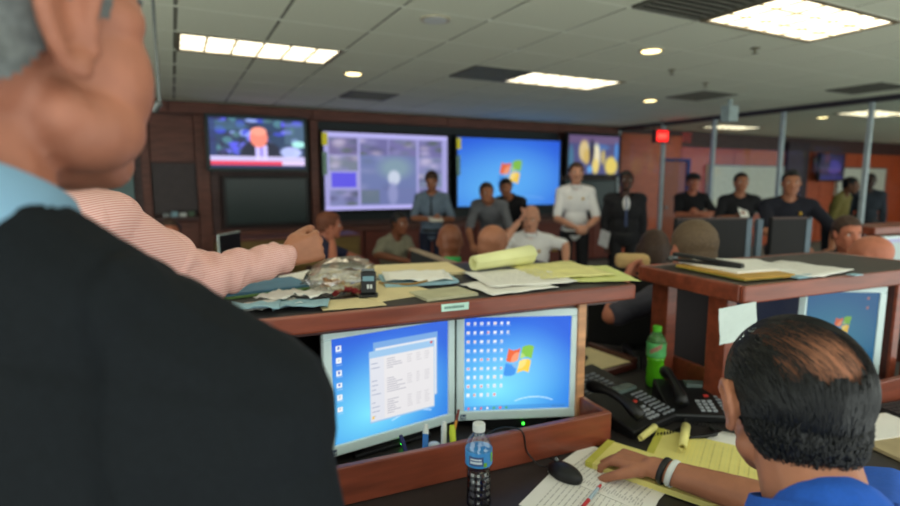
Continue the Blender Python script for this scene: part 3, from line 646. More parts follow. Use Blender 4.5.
# telephones
def phone(label, c, rz, extra=False):
    t = thing('desk_telephone', label, 'telephone', c, rz, 'black desk telephones')
    sl = Matrix.Rotation(R(13), 4, 'X') @ Matrix.Identity(4)
    g = G(); g.prism([(-.12, 0), (.12, 0), (.12, .055), (-.12, .02)], -.12, .12)
    # wedge: build directly
    g = G(); vs = [(-.125, -.11, 0), (.125, -.11, 0), (.125, .11, 0), (-.125, .11, 0), (-.125, -.11, .028), (.125, -.11, .028), (.125, .11, .07), (-.125, .11, .07)]
    g.add(vs, [(3, 2, 1, 0), (4, 5, 6, 7), (0, 1, 5, 4), (1, 2, 6, 5), (2, 3, 7, 6), (3, 0, 4, 7)]); g.build('body', BLK, t, bev=.006)
    def zz(y): return .028+(y+.11)/.22*.042
    kb = G()
    for i in range(3):
        for j in range(4): x, y = -.012+i*.02, -.085+j*.018; kb.box(x-.007, x+.007, y-.005, y+.005, zz(y)-.002, zz(y)+.005)
    kb.build('keypad', mat('key_grey', (150, 154, 160), .5), t, bev=.0008)
    kb = G()
    for i in range(3):
        for j in range(8): x, y = .062+i*.022, -.09+j*.018; kb.box(x-.008, x+.008, y-.004, y+.004, zz(y)-.002, zz(y)+.004)
    kb.build('line_keys', mat('key_pale', (132, 136, 142), .5), t, bev=.0008)
    G().box(-.02, .11, .055, .095, zz(.06)-.003, zz(.09)+.006).build('display', mat('lcd', (90, 104, 100), .25), t, bev=.002)
    G().box(.02, .035, -.004, .006, zz(0), zz(0)+.006).build('red_key', mat('red_key', (190, 50, 40)), t)
    g = G(); pts = [V((-.085, -.105+.21*k/10, .062+.055*k/10*.7+.022*math.sin(math.pi*k/10))) for k in range(11)]
    g.tube(pts, [.019, .022, .02, .015, .0135, .0135, .0135, .015, .02, .022, .019], 12); g.build('handset', BLK, t, smooth=True)
    pts = []
    for k in range(150): a = k/150*math.pi*2*20; s = k/150; pts.append(V((-.085+.22*s+.006*math.cos(a), -.125-.035*math.sin(math.pi*s), .012+.006*math.sin(a))))
    G().tube(pts, .0016, 5).build('coiled_cord', BLKM, t, smooth=True)
    return t
phone('black desk telephone beside the hutch upright, keys facing the room', df(1.245, 1.37, dz+.001), DA+R(12))
phone('black desk telephone behind the balding man, handset toward the green bottle', df(1.51, 1.33, dz+.001), DA+R(-28))
t = thing('telephone_module', 'black key module behind the left telephone', 'telephone', df(1.27, 1.62, dz+.001), DA+R(12))
g = G(); g.add([(-.13, -.1, 0), (.13, -.1, 0), (.13, .1, 0), (-.13, .1, 0), (-.13, -.1, .028), (.13, -.1, .028), (.13, .1, .055), (-.13, .1, .055)], [(3, 2, 1, 0), (4, 5, 6, 7), (0, 1, 5, 4), (1, 2, 6, 5), (2, 3, 7, 6), (3, 0, 4, 7)]); g.build('body', BLK, t, bev=.006)
g = G()
for i in range(5):
    for j in range(6): x, y = -.09+i*.035, -.08+j*.022; g.box(x-.012, x+.012, y-.005, y+.005, .028+(y+.1)*.135, .032+(y+.1)*.135+.001)
g.build('line_keys', MATS['key_pale'], t); G().box(-.11, -.02, .055, .09, .048, .058).build('display', MATS['lcd'], t)
# tangled cord with black plug near head
pts = smoothpts([df(1.30, 1.17, dz+.01), df(1.38, 1.14, dz+.02), df(1.42, 1.19, dz+.012), df(1.46, 1.12, dz+.02), df(1.50, 1.16, dz+.01), df(1.56, 1.09, dz+.01)])
tag(G().tube(pts, .006, 6).build('black_cable', BLK, smooth=True), 'thick black cable looped on the desk between the telephones', 'cable')
# green soda bottle
t = thing('soda_bottle', 'bright green soda bottle standing behind the telephones', 'bottle', df(1.57, 1.60, dz+.001), 0)
t.location = df(1.535, 1.56, dz+.001)
SG = mat('green_soda', (110, 214, 40), .1, var=.05, trans=.35, spec=.6)
G().lathe([(.001, 0), (.026, 0), (.034, .008), (.036, .03), (.034, .06), (.031, .085), (.033, .11), (.036, .125)], 28).build('body', SG, t, smooth=True)
G().lathe([(.0365, .125), (.037, .127), (.037, .178), (.0365, .18)], 28).build('label', mat('soda_label', (96, 190, 110), .4, var=.3, scale=25), t, smooth=True)
G().lathe([(.036, .18), (.034, .19), (.026, .205), (.016, .218), (.013, .222), (.013, .228), (.001, .228)], 28).build('shoulder', mat('green_clear', (120, 190, 110), .1, trans=.6, var=0), t, smooth=True)
G().lathe([(.001, .222), (.017, .222), (.017, .240), (.015, .243), (.001, .243)], 24).build('cap', mat('lime_cap', (96, 204, 50), .4), t)
ba = math.atan2(-2.05, -.81); g = G(); 
for k in range(7):
    vs, fs = onlabel(ba-.6+k*.17, ba-.45+k*.17, .138+.004*k, .156+.004*k, .0376); g.add(vs, fs)
g.build('label_slash', mat('label_red', (190, 120, 110)), t)
# tray with paper beyond telephones
t = thing('document_tray', 'reddish brown tray beyond the telephones', 'tray', df(1.44, 1.83, dz+.001), DA+.15)
G().box(-.17, .15, -.12, .15, 0, .03).build('base', WOODD, t, bev=.006); G().box(-.17, -.15, -.12, .15, .03, .05).build('side', WOODD, t); G().box(.13, .15, -.12, .15, .03, .05).build('side', WOODD, t)
sheet('paper_sheet', 'cream paper on the brown tray under the seated man\'s elbow', 'paper', df(1.44, 1.85, dz+.0325), .25, .24, DA+.15, CREAM)
tag(G().box(-.03, .03, -.015, .015, 0, .015).build('clip', BLK, loc=df(1.40, 1.84, dz+.036), rz=1, bev=.004), 'black clip on the cream paper', 'clip')
# right desk extras
t = thing('keyboard', 'black keyboard beyond the balding man at the right edge', 'keyboard', df(2.27, 1.0, dz+.002), DA-.1)
G().box(-.22, .22, -.07, .07, 0, .018).build('base', BLK, t, bev=.005); g = G()
for i in range(20):
    for j in range(6): g.box(-.21+i*.021+.002, -.21+(i+1)*.021-.002, -.062+j*.0205+.002, -.062+(j+1)*.0205-.002, .018, .023)
k_ = g.build('keys', mat('key_black', (40, 40, 44), .5), t); k_['kind'] = 'stuff'
t = thing('open_folder', 'tan folder with a white sheet at the right edge below the keyboard', 'folder', df(1.93, .93, dz+.001), DA-.15)
G().box(-.16, .16, -.13, .13, 0, .012).build('cover', mat('tan_folder', (176, 158, 120), .7), t, bev=.002); G().box(-.13, .15, -.02, .12, .012, .016).build('page', WHT, t)
G().box(-.17, .17, -.15, -.135, 0, .02).build('spine', BLKM, t)
# ================================================================== ON HUTCH 1
hz = 1.2225
sheet('paper_note', 'yellowed note beside the wood edge under the black gadget', 'paper', df(.32, 1.455, hz), .17, .12, DA-.02, CREAM, crum=.002)
for k, (u, v, sx, sy, a, m, lb_) in enumerate([(.11, 1.52, .16, .10, .3, WHT, 'crinkled white wrapper nearest the suited shoulder'), (.19, 1.47, .14, .09, -.25, PBLUE, 'pale blue wrapper at the wood edge'), (.15, 1.60, .13, .1, .9, WHT, 'white wrapper behind the pale blue one'), (.07, 1.46, .12, .08, -.1, PBLUE, 'pale blue wrapper half behind the suited shoulder'), (.24, 1.55, .1, .08, .5, WHT, 'white wrapper touching the plastic container')]):
    sheet('wrapper', lb_, 'wrapper', df(u, v, hz+.004*k), sx, sy, DA+a, m, crum=.010, seed=k*3.3, group='crinkled wrappers')
t = thing('folder', 'blue folder with a green edge lying under the pink sleeve', 'folder', df(.10, 1.76, hz), DA+.25)
G().box(-.16, .14, -.09, .10, 0, .006).build('cover', mat('green_folder', (120, 160, 90)), t); G().box(-.15, .14, -.08, .1, .006, .014).build('blue_cover', mat('blue_folder', (84, 130, 160)), t, bev=.001)
sheet('paper_sheet', 'white paper stack behind the folder by the fist', 'paper', df(.34, 1.88, hz), .21, .27, DA+.7, WHT, th=.012)
# plastic clamshell
t = thing('plastic_container', 'crumpled clear plastic clamshell with sweets inside', 'container', df(.325, 1.60, hz), DA+.1)
def shell(name, z0, hh, ph, m, sx=.10, sy=.085):
    g = G(); n, mm = 48, 9; vs = []; fs = []
    for j in range(mm+1):
        f = j/mm
        for i in range(n):
            a = 2*math.pi*i/n; sq = 1/max(abs(math.cos(a)), abs(math.sin(a)))**.55
            rr = (.62+.38*math.sin(f*math.pi/2))*sq*(1+.13*noise.noise(V((math.cos(a)*6+ph, math.sin(a)*6, f*5)))+(.025*math.cos(a*24) if j >= mm-1 else 0))
            z = z0 + .006*noise.noise(V((math.cos(a)*f*9, math.sin(a)*f*9+ph, 3))) + hh*f*(1+.35*noise.noise(V((math.cos(a)*2, math.sin(a)*2+ph, 1))))
            vs.append((rr*sx*math.cos(a), rr*sy*math.sin(a), z))
    fs = [(j*n+i, j*n+(i+1) % n, (j+1)*n+(i+1) % n, (j+1)*n+i) for j in range(mm) for i in range(n)]; fs.append(tuple(range(n-1, -1, -1)))
    g.add(vs, fs); o = g.build(name, m, t, smooth=True); md = o.modifiers.new('s', 'SOLIDIFY'); md.thickness = .001; return o
PL = glassmat('clear_plastic', (.93, .92, .90), .20) if 1 else mat('x', (226, 222, 220), .12, var=.02, trans=.72, ior=1.3, spec=.8)
shell('tray', 0, .055, 0, PL)
o = shell('lid', 0, .045, 5, PL); o.rotation_euler = (R(158), 0, .2); o.location = (-.01, .02, .098)
g = G(); g.sph((0, 0, 0), (.1, .02, .012)); 
for k in range(9):
    c = df(.325+rnd.uniform(-.05, .05), 1.59+rnd.uniform(-.035, .035), hz+.014+.012*(k % 3))
    cn = ['red', 'white', 'amber'][k % 3]; q = thing('wrapped_sweet', cn+' wrapped sweet inside the clear plastic container', 'sweet', c, rnd.uniform(0, 3), cn+' wrapped sweets in the container')
    mm = [mat('sweet_red', (200, 60, 70), .4), WPLA, mat('sweet_amber', (180, 130, 90), .4)][k % 3]
    G().sph((0, 0, 0), (.014, .01, .009)).build('sweet', mm, q, smooth=True); G().cyl((-.013, 0, 0), (-.024, 0, 0), .003, .008).build('twist', mm, q); G().cyl((.013, 0, 0), (.024, 0, 0), .003, .008).build('twist', mm, q)
# black gadget
t = thing('digital_recorder', 'small black upright gadget with a display beside the plastic container', 'gadget', df(.385, 1.515, hz), DA-.3)
G().box(-.027, .027, -.02, .02, 0, .012).build('foot', BLK, t, bev=.004)
m_ = Matrix.Rotation(R(-12), 4, 'X'); G().box(-.022, .022, -.008, .012, .01, .078, m=m_).build('body', BLK, t, bev=.005)
G().box(-.016, .016, -.0095, -.008, .048, .062, m=m_).build('display', mat('gadget_lcd', (110, 150, 165), .3), t); G().box(-.004, .002, -.0095, -.008, .026, .038, m=m_).build('white_mark', WPLA, t); G().box(.005, .011, -.0095, -.008, .026, .038, m=m_).build('white_mark', WPLA, t)
G().box(-.018, .018, -.006, .01, .078, .084, m=m_).build('silver_top', GREY, t)
# stacks
sheet('paper_sheet', 'cream paper between the gadget and the grey pad', 'paper', df(.46, 1.60, hz), .21, .27, DA+.25, CREAM, th=.004)
sheet('manila_folder', 'manila folder at the far edge of the hutch', 'folder', df(.66, 1.90, hz), .33, .24, DA-.1, CREAM, th=.012)
sheet('paper_stack', 'loose white sheets with pale blue edges in the middle of the hutch', 'paper', df(.60, 1.70, hz+.004), .24, .2, DA-.15, PBLUE, th=.008, curl=.01)
a = sheet('paper_sheet', 'top white sheet of the stack in the middle of the hutch', 'paper', df(.60, 1.71, hz+.014), .22, .18, DA-.2, WHT, th=.002, crum=.012, seed=4)
sheet('note_pad', 'grey-beige pad at the wood edge above the mint label', 'notepad', df(.60, 1.465, hz), .17, .12, DA+.12, mat('beige_pad', (186, 182, 150), .8), th=.008)
a = sheet('paper_sheet', 'large white page spread beneath the rolled pad', 'paper', df(.93, 1.60, hz+.006), .30, .30, DA-.12, WHT, curl=.006, crum=.006, seed=8); textlines(a, -.12, .12, [-.12+.02*k for k in range(12)], .012, INK)
sheet('paper_sheet', 'white page lower left of the spread page', 'paper', df(.84, 1.50, hz+.001), .25, .2, DA+.1, WHT, crum=.005, seed=2)
a = sheet('legal_sheet', 'yellow legal sheet hanging over the right end of the hutch', 'paper', df(1.20, 1.60, hz+.003), .30, .34, DA-.35, YG, crum=.004, seed=5)
sheet('legal_sheet', 'pale yellow legal sheet overlapping the first', 'paper', df(1.14, 1.66, hz+.010), .28, .32, DA-.12, mat('pale_yellow', (230, 222, 150), .8), crum=.006, seed=6)
ra, rb = df(.835, 1.75, hz+.040), df(1.105, 1.80, hz+.052)
t = thing('rolled_legal_pad', 'yellow-green legal pad rolled into a tube on the white page', 'notepad', ra, 0); q = rb-ra; x, y, d = axes(q)
n = 70; vs = []
for e in (0, 1):
    for i in range(n+1):
        an = i/n*math.pi*5; rr = (.016+.014*i/n)*(1 if e == 0 else 1.35); vs.append(q*e+(x*math.cos(an)+y*math.sin(an))*rr)
g = G(); g.add(vs, [(i, i+1, n+2+i, n+1+i) for i in range(n)]); o = g.build('rolled_pages', mat('lime_paper', (238, 238, 176), .8, var=.04), t, smooth=True); o.modifiers.new('s', 'SOLIDIFY').thickness = .003
tag(G().tube(smoothpts([df(.46, 1.67, hz+.012), df(.49, 1.63, hz+.012), df(.55, 1.60, hz+.014), df(.60, 1.60, hz+.02)]), .004, 6).build('tan_strap', mat('tan_strap_m', (150, 116, 60))), 'tan strap lying on the cream paper', 'strap')
# ================================================================== ON HUTCH 2
z2 = 1.2255
t = thing('envelope_folder', 'golden folder with papers at the corner of the right hutch', 'folder', df(1.73, 1.40, z2), DA-.06)
G().box(-.11, .12, -.15, .17, 0, .012).build('gold_cover', mat('gold_card', (190, 146, 60), .6), t, bev=.002); G().box(-.07, .13, -.08, .2, .012, .02).build('pages', WHT, t); G().box(-.115, .06, -.15, .17, .0, .004).build('olive_flap', mat('olive_card', (120, 116, 50)), t)
t = thing('hole_punch', 'long black stapler lying on the golden folder', 'stapler', df(1.69, 1.50, z2+.0205), DA+1.9)
G().box(-.14, .14, -.02, .02, 0, .008).build('base', BLK, t, bev=.003); g = G(); g.box(-.14, .12, -.015, .015, .012, .026, m=Matrix.Rotation(R(-4), 4, 'Y')); g.build('arm', BLK, t, bev=.004); G().cyl((.12, -.02, .012), (.12, .02, .012), .01).build('hinge', GREY, t)
a = sheet('paper_sheet', 'long white pages spread over the right hutch', 'paper', df(2.00, 1.35, z2), .30, .26, DA+.15, WHT, th=.004, crum=.006, seed=9); textlines(a, -.12, .12, [-.1+.02*k for k in range(10)], .012, INK)
sheet('paper_sheet', 'second white page nearer the golden folder', 'paper', df(1.90, 1.48, z2+.006), .22, .28, DA-.4, WHT, th=.003, crum=.004, seed=12)
sheet('index_tab', 'pale blue tab at the front edge of the right hutch', 'tab', df(1.87, 1.235, z2), .10, .035, DA, PBLUE, th=.006, group='pale blue tabs')
sheet('index_tab', 'small pale blue tab stuck over the right monitor', 'tab', df(2.09, 1.195, z2-.001), .05, .03, DA, PBLUE, th=.003, group='pale blue tabs')
# ================================================================== MIDDLE DISTANCE
def swivel_chair(label, loc, rz, m, seat_z=.46, top=.98, pad=None):
    t = thing('swivel_chair', label, 'chair', (loc[0], loc[1], 0), rz, 'swivel chairs')
    G().box(-.24, .24, -.23, .23, seat_z-.07, seat_z).build('seat', m, t, bev=.03)
    g = G(); n = 7
    for k in range(n): a = (k-3)/3; g.box(-.23+.46*k/n, -.23+.46*(k+1)/n, -.27-.02*(1-a*a), -.21-.02*(1-a*a), seat_z+.1, top-.02*a*a)
    me = vox(g, .015, 6); link('backrest', me, m, t, True)
    G().box(-.03, .03, -.28, -.24, seat_z-.06, seat_z+.2).build('back_support', BLK, t)
    G().cyl((0, 0, .1), (0, 0, seat_z-.07), .025).build('column', BLK, t)
    for k in range(5):
        a = k*2*math.pi/5; e = V((.27*math.cos(a), .27*math.sin(a), .06)); l_ = G().cap((0, 0, .1), e, .022, .015).build('leg', BLK, t, smooth=True)
        G().cyl(e+V((-.012, 0, -.03)), e+V((.012, 0, -.03)), .028).build('caster', BLK, l_)
    for s in (-1, 1): G().tube([(s*.24, -.1, seat_z-.03), (s*.3, -.1, seat_z+.02), (s*.3, -.05, seat_z+.2), (s*.3, .12, seat_z+.21)], .015, 8).build('armrest', BLK, t, smooth=True)
    if pad: G().box(-.09, .09, -.30, -.19, top-.02, top+.06).build('tan_cushion', pad, t, bev=.025)
    return t
t = thing('conference_table', 'long conference table strewn with papers between the seated people', 'table', (.02, 4.62, 0), R(12))
G().box(-.85, 1.3, -.30, .30, .715, .75).build('top', WOODD, t, bev=.008)
for x in (-.75, 1.1): G().box(x-.03, x+.03, -.25, .25, .03, .715).build('leg', WOODD, t); 
G().box(-.72, 1.07, -.02, .02, .2, .6).build('modesty_panel', WOODD, t)
Tt = Matrix.Translation(t.location) @ Matrix.Rotation(R(12), 4, 'Z')
for k, (x, y, sx, sy, a, lb_) in enumerate([(-.55, -.1, .5, .34, .1, 'white papers at the left end of the conference table'), (-.1, -.1, .3, .22, -.2, 'white papers before the standing man with a tie'), (.25, -.1, .35, .26, .3, 'white papers between the two bald men'), (.85, .1, .3, .21, 0, 'white papers in front of the seated officer')]):
    sheet('paper_sheet', lb_, 'paper', Tt @ V((x, y, .751)), sx, sy, R(12)+a, WHT, th=.01)
tag(G().box(-.08, .08, -.03, .03, 0, .02).build('handset_unit', BLK, loc=Tt @ V((-.62, -.12, .763)), rz=.3, bev=.006), 'black handset on the papers at the left end of the conference table', 'telephone')
t = thing('yellow_box', 'yellow folder under the seated officer\'s resting hand', 'folder', Tt @ V((.52, -.05, .764)), R(12)); G().box(-.2, .2, -.1, .1, 0, .03).build('cover', mat('ochre', (190, 176, 100)), t, bev=.004); G().box(-.19, .2, -.095, .095, .03, .04).build('pages', CREAM, t)
# black partition wedge seen behind the papers
t = thing('desk_partition', 'low black desk screen with a tan cap running away behind the papers', 'partition', (0, 0, 0), DA)
A = df(.99, 2.1, 0); 
G().box(.97, 1.0, 2.15, 2.85, .0, 1.172).build('panel', BLKM, t); G().box(.965, 1.005, 2.14, 2.86, 1.172, 1.186).build('cap', mat('tan_cap', (150, 130, 108)), t, bev=.003)
G().box(1.005, 1.35, 2.15, 2.18, .0, 1.13).build('side_panel', BLKM, t)
# laptop and cup on the left low cabinet
t = thing('laptop', 'dark open laptop standing on the low cabinet at left', 'laptop', (-1.53, 4.0, 0), R(84)); 
t.location = (-1.60, 4.2, .951)
G().box(-.16, .16, -.12, .12, 0, .02).build('keyboard_deck', BLK, t, bev=.004); l_ = G().box(-.16, .16, .12, .13, .02, .20).build('lid', BLK, t, bev=.004); G().box(-.165, .165, .13, .137, .02, .205).build('silver_back', SILV, t)
t2 = thing('side_table', 'tan side table under the open laptop at left', 'table', (-1.50, 4.14, 0), R(27)); G().box(-.45, .5, -.25, .25, .92, .95).build('top', MATS['olive_oak'], t2, bev=.005); G().box(-.44, .49, .2, .22, .3, .92).build('back_panel', MATS['olive_oak'], t2)
for sx in (-1, 1):
    for sy in (-1, 1): G().box(.02+sx*.42-.02, .02+sx*.42+.02, sy*.21-.02, sy*.21+.02, 0, .92).build('leg', WALLD, t2)
t = thing('paper_cup', 'white cup beside the open laptop', 'cup', (-1.38, 4.1, .951), 0); G().lathe([(.001, 0), (.028, 0), (.036, .1), (.033, .1), (.026, .01), (.001, .01)], 20).build('cup', WPLA, t, smooth=True)
tag(G().box(-.06, .06, -.04, .04, 0, .1).build('tissue_box', PBLUE, loc=(-1.24, 4.28, .951), rz=.3, bev=.006), 'pale blue box right of the white cup', 'box')
# second row desk with monitors backs at right
t = thing('rear_desk', 'dark desk behind the right hutch carrying the black monitors', 'desk', (1.85, 3.55, 0), R(5))
G().box(-.33, .58, -.40, .35, .93, .96).build('top', LAMI, t, bev=.005); G().box(-.33, .58, .33, .35, .1, .93).build('back_panel', WOODD, t)
for x in (-.28, .53): G().box(x-.02, x+.02, -.33, .33, 0, .93).build('leg', WOODD, t)
def backmon(label, x, y, rz, W, z0, z1, fm):
    t = thing('black_monitor', label, 'monitor', (x, y, .961), rz, 'black monitors'); a, b = z0-.961, z1-.961
    G().box(-W/2, W/2, -.02, .02, a, b).build('housing', BLKM, t, bev=.008)
    G().box(W/2-.03, W/2+.004, -.024, -.02, a, b).build('silver_edge', fm, t); G().box(-W/2, W/2, -.024, -.02, b-.012, b+.002).build('top_edge', mat('brown_edge', (70, 54, 50)), t)
    G().box(-.03, .03, .02, .04, .01, (a+b)/2).build('neck', BLK, t); G().cyl((0, .02, 0), (0, .02, .015), .11).build('base', BLK, t); return t
backmon('wide black monitor behind the crew-cut man\'s head', 1.63, 3.35, R(8), .50, 1.02, 1.335, mat('slate_edge', (90, 108, 122), .4))
backmon('smaller black monitor right of the wide one', 2.14, 3.40, R(5), .26, 1.08, 1.335, MATS['slate_edge'])
o = G().box(-.018, .018, -.02, .02, 0, .36).build('screen_stand', MATS['slate_edge'], loc=(1.96, 3.42, .961), bev=.004); tag(o, 'grey post standing between the two black monitors', 'stand')
for k, (x, y, m, lb_) in enumerate([(1.98, 3.28, CREAM, 'cream crumpled papers below the grey post'), (2.12, 3.24, WHT, 'white crumpled papers under the smaller black monitor'), (2.26, 3.3, CREAM, 'cream crumpled papers right of the smaller black monitor')]):
    sheet('crumpled_paper', lb_, 'paper', (x, y, .962), .16, .14, k, m, th=.03, crum=.03, seed=k*7, group='crumpled papers on the rear desk')
tag(G().lathe([(.001, 0), (.028, 0), (.03, .06), (.001, .062)], 16).build('green_tub', mat('lime_tub', (110, 200, 50), .4), loc=(1.88, 3.22, .961), smooth=True), 'small lime green tub on the rear desk', 'tub')
tag(G().lathe([(.001, 0), (.05, 0), (.055, .03), (.001, .032)], 16).build('white_dish', WPLA, loc=(1.74, 3.2, .961), smooth=True), 'white round dish on the rear desk next to the crew-cut head', 'dish')
# far right hutch with bright screen
h3 = thing('desk_hutch', 'far right hutch with a pale bright screen under its wooden top', 'hutch', df(4.29, 2.42, 0), DA)
G().box(-.05, .9, -.1, .16, 1.18, 1.235).build('top', WOOD, h3, bev=.008); G().box(-.03, 0, -.02, .14, .02, 1.18).build('upright', WOODD, h3); G().box(.85, .88, -.02, .14, .02, 1.18).build('upright', WOODD, h3); G().box(-.03, .88, -.08, .14, .73, .76).build('shelf', LAMI, h3)
p = Pic(40, 30, (176, 200, 190)); p.rect(0, 1, .9, 1, (170, 175, 210)); p.rect(0, .06, 0, 1, (150, 165, 200))
t = thing('monitor', 'pale bright monitor at the far right behind the bald head', 'monitor', df(4.53, 2.35, .761), DA); G().box(-.2, .24, 0, .03, .03, .40).build('bezel', SILV, t, bev=.005); lit_screen('screen', p, .40, .33, .75, t, (.02, -.002, .215)); G().box(-.1, .12, 0, .12, 0, .02).build('base', BLK, t)
# ================================================================== PEOPLE
SK = {'ruddy': mat('skin_weathered', (160, 102, 80), .5, var=.12, scale=30), 'fair': mat('skin_fair', (206, 148, 122), .5, var=.08, scale=25), 'red': mat('skin_ruddy', (190, 116, 90), .5, var=.1, scale=25), 'tan': mat('skin_tan', (168, 110, 82), .5, var=.1, scale=25), 'brown': mat('skin_brown', (128, 76, 52), .45, var=.1, scale=25), 'dark': mat('skin_dark', (74, 46, 36), .45, var=.1, scale=25)}
EYEW = mat('eye_white', (216, 210, 204), .3); IRIS = mat('iris', (40, 30, 26), .3); LIP = mat('lips', (150, 84, 74), .5)
HAIR = {'brown': mat('hair_brown', (62, 42, 32), .6, var=.3, scale=80), 'black': mat('hair_black', (22, 20, 22), .5, var=.2, scale=80), 'blond': mat('hair_crew', (104, 84, 64), .7, var=.2, scale=120), 'auburn': mat('hair_auburn', (110, 60, 38), .6, var=.3, scale=80), 'grey': mat('hair_grey', (96, 100, 100), .7, var=.3, scale=120)}
def head_prims(g, M, k=1, ear=False, face=True):
    def P(x, y, z): return M @ V((x*k, y*k, z*k))
    rot = M.to_3x3()
    def e(c, r): g.sph(P(*c), tuple(q*k for q in r), rot, (24, 16))
    e((0, -.02, .03), (.078, .100, .088)); e((0, .03, -.03), (.060, .064, .084)); e((0, -.035, -.02), (.066, .07, .07))
    for s in (-1, 1):
        g.cap(P(s*.048, .005, -.062), P(s*.012, .066, -.094), .024*k, .022*k); e((s*.034, .058, -.018), (.026, .024, .03))
        if not ear: e((s*.079, -.008, -.004), (.010, .019, .031))
    g.cap(P(-.032, .078, .030), P(.032, .078, .030), .013*k); g.cap(P(0, .088, .02), P(0, .110, -.018), .008*k, .0135*k)
    e((0, .088, -.047), (.023, .010, .006)); e((0, .087, -.058), (.021, .010, .006)); e((0, .078, -.088), (.020, .018, .016))
    for s in (-1, 1): e((s*.012, .102, -.022), (.008, .009, .007))
def ear_prims(g, M, k, s):
    def P(x, y, z): return M @ V((x*k, y*k, z*k))
    pts = []
    for i in range(13):
        a = R(-60+i*24); pts.append(P(s*(.083+.008*math.sin(a*.5+.6)), -.012-.019*math.sin(a+R(90))*1.0 + .004, .0+.0))
    ring = [(s*.080, .010, -.024), (s*.086, .004, -.006), (s*.089, .008, .016), (s*.092, -.004, .030), (s*.095, -.020, .030), (s*.096, -.031, .016), (s*.093, -.031, -.004), (s*.088, -.022, -.022), (s*.083, -.010, -.036)]
    for a, b in zip(ring[:-1], ring[1:]): g.cap(P(*a), P(*b), .0055*k)
    g.sph(P(s*.083, -.002, -.034), (.006*k, .009*k, .011*k), M.to_3x3())
    inner = [(s*.086, -.004, .022), (s*.089, -.018, .016), (s*.087, -.020, -.004), (s*.083, -.010, -.016)]
    for a, b in zip(inner[:-1], inner[1:]): g.cap(P(*a), P(*b), .0038*k)
    g.sph(P(s*.080, -.010, .0), (.004*k, .019*k, .027*k), M.to_3x3()); g.sph(P(s*.082, .006, -.008), (.005*k, .005*k, .008*k), M.to_3x3())
def hand_prims(g, wv, d, n, side, k=1.0, curl=.5, splay=.12):
    """wv wrist, d pointing direction, n palm normal, side = thumb direction sign"""
    d = V(d).normalized(); n = V(n); n = (n-d*n.dot(d)).normalized(); s = d.cross(n).normalized()*side
    wv = V(wv)
    for q in (-.026, -.009, .009, .027): g.cap(wv+d*.012*k+s*q*.6*k, wv+d*.082*k+s*q*k, .0135*k, .0115*k)
    g.cap(wv+s*.02*k+d*.02*k+n*.006*k, wv+s*.03*k+d*.045*k+n*.008*k, .016*k, .014*k)
    for i, (off, L, r) in enumerate(((.030, .074, .0092), (.010, .084, .0096), (-.010, .077, .0090), (-.029, .060, .0080))):
        p0 = wv+d*(.088-.004*abs(i-1))*k+s*off*k; a = R(10)+curl*R(62); dd = (d+s*splay*(off/.03)).normalized(); ang = 0
        for j, f in enumerate((.45, .31, .24)):
            ang += a*(1 if j else .8); q = dd*math.cos(ang)+n*math.sin(ang); p1 = p0+q*L*f*k; g.cap(p0, p1, r*k*(1-.08*j), r*k*(.93-.08*j), (10, 6)); p0 = p1
    p0 = wv+d*.03*k+s*.032*k+n*.006*k; dd = (d*.9+s*.25+n*.5 if curl > 1 else d*.75+s*.65+n*.2).normalized(); p1 = p0+dd*.038*k; p2 = p1+(d*.9+s*.15+n*(.2+.5*curl)).normalized()*.032*k; p3 = p2+(d*.8-s*.15+n*(.3+.6*curl)).normalized()*.024*k
    g.cap(p0, p1, .014*k, .0115*k); g.cap(p1, p2, .0112*k, .010*k); g.cap(p2, p3, .010*k, .0085*k)
ZL = [(-.12, -.075), (-.05, -.06), (-.018, -.03), (.010, -.006), (.030, .002), (.040, .045), (.058, .07), (.12, .078)]
def zline(y):
    for (a, b), (c, d_) in zip(ZL[:-1], ZL[1:]):
        if y <= c: return b+(d_-b)*(y-a)/(c-a)
    return ZL[-1][1]
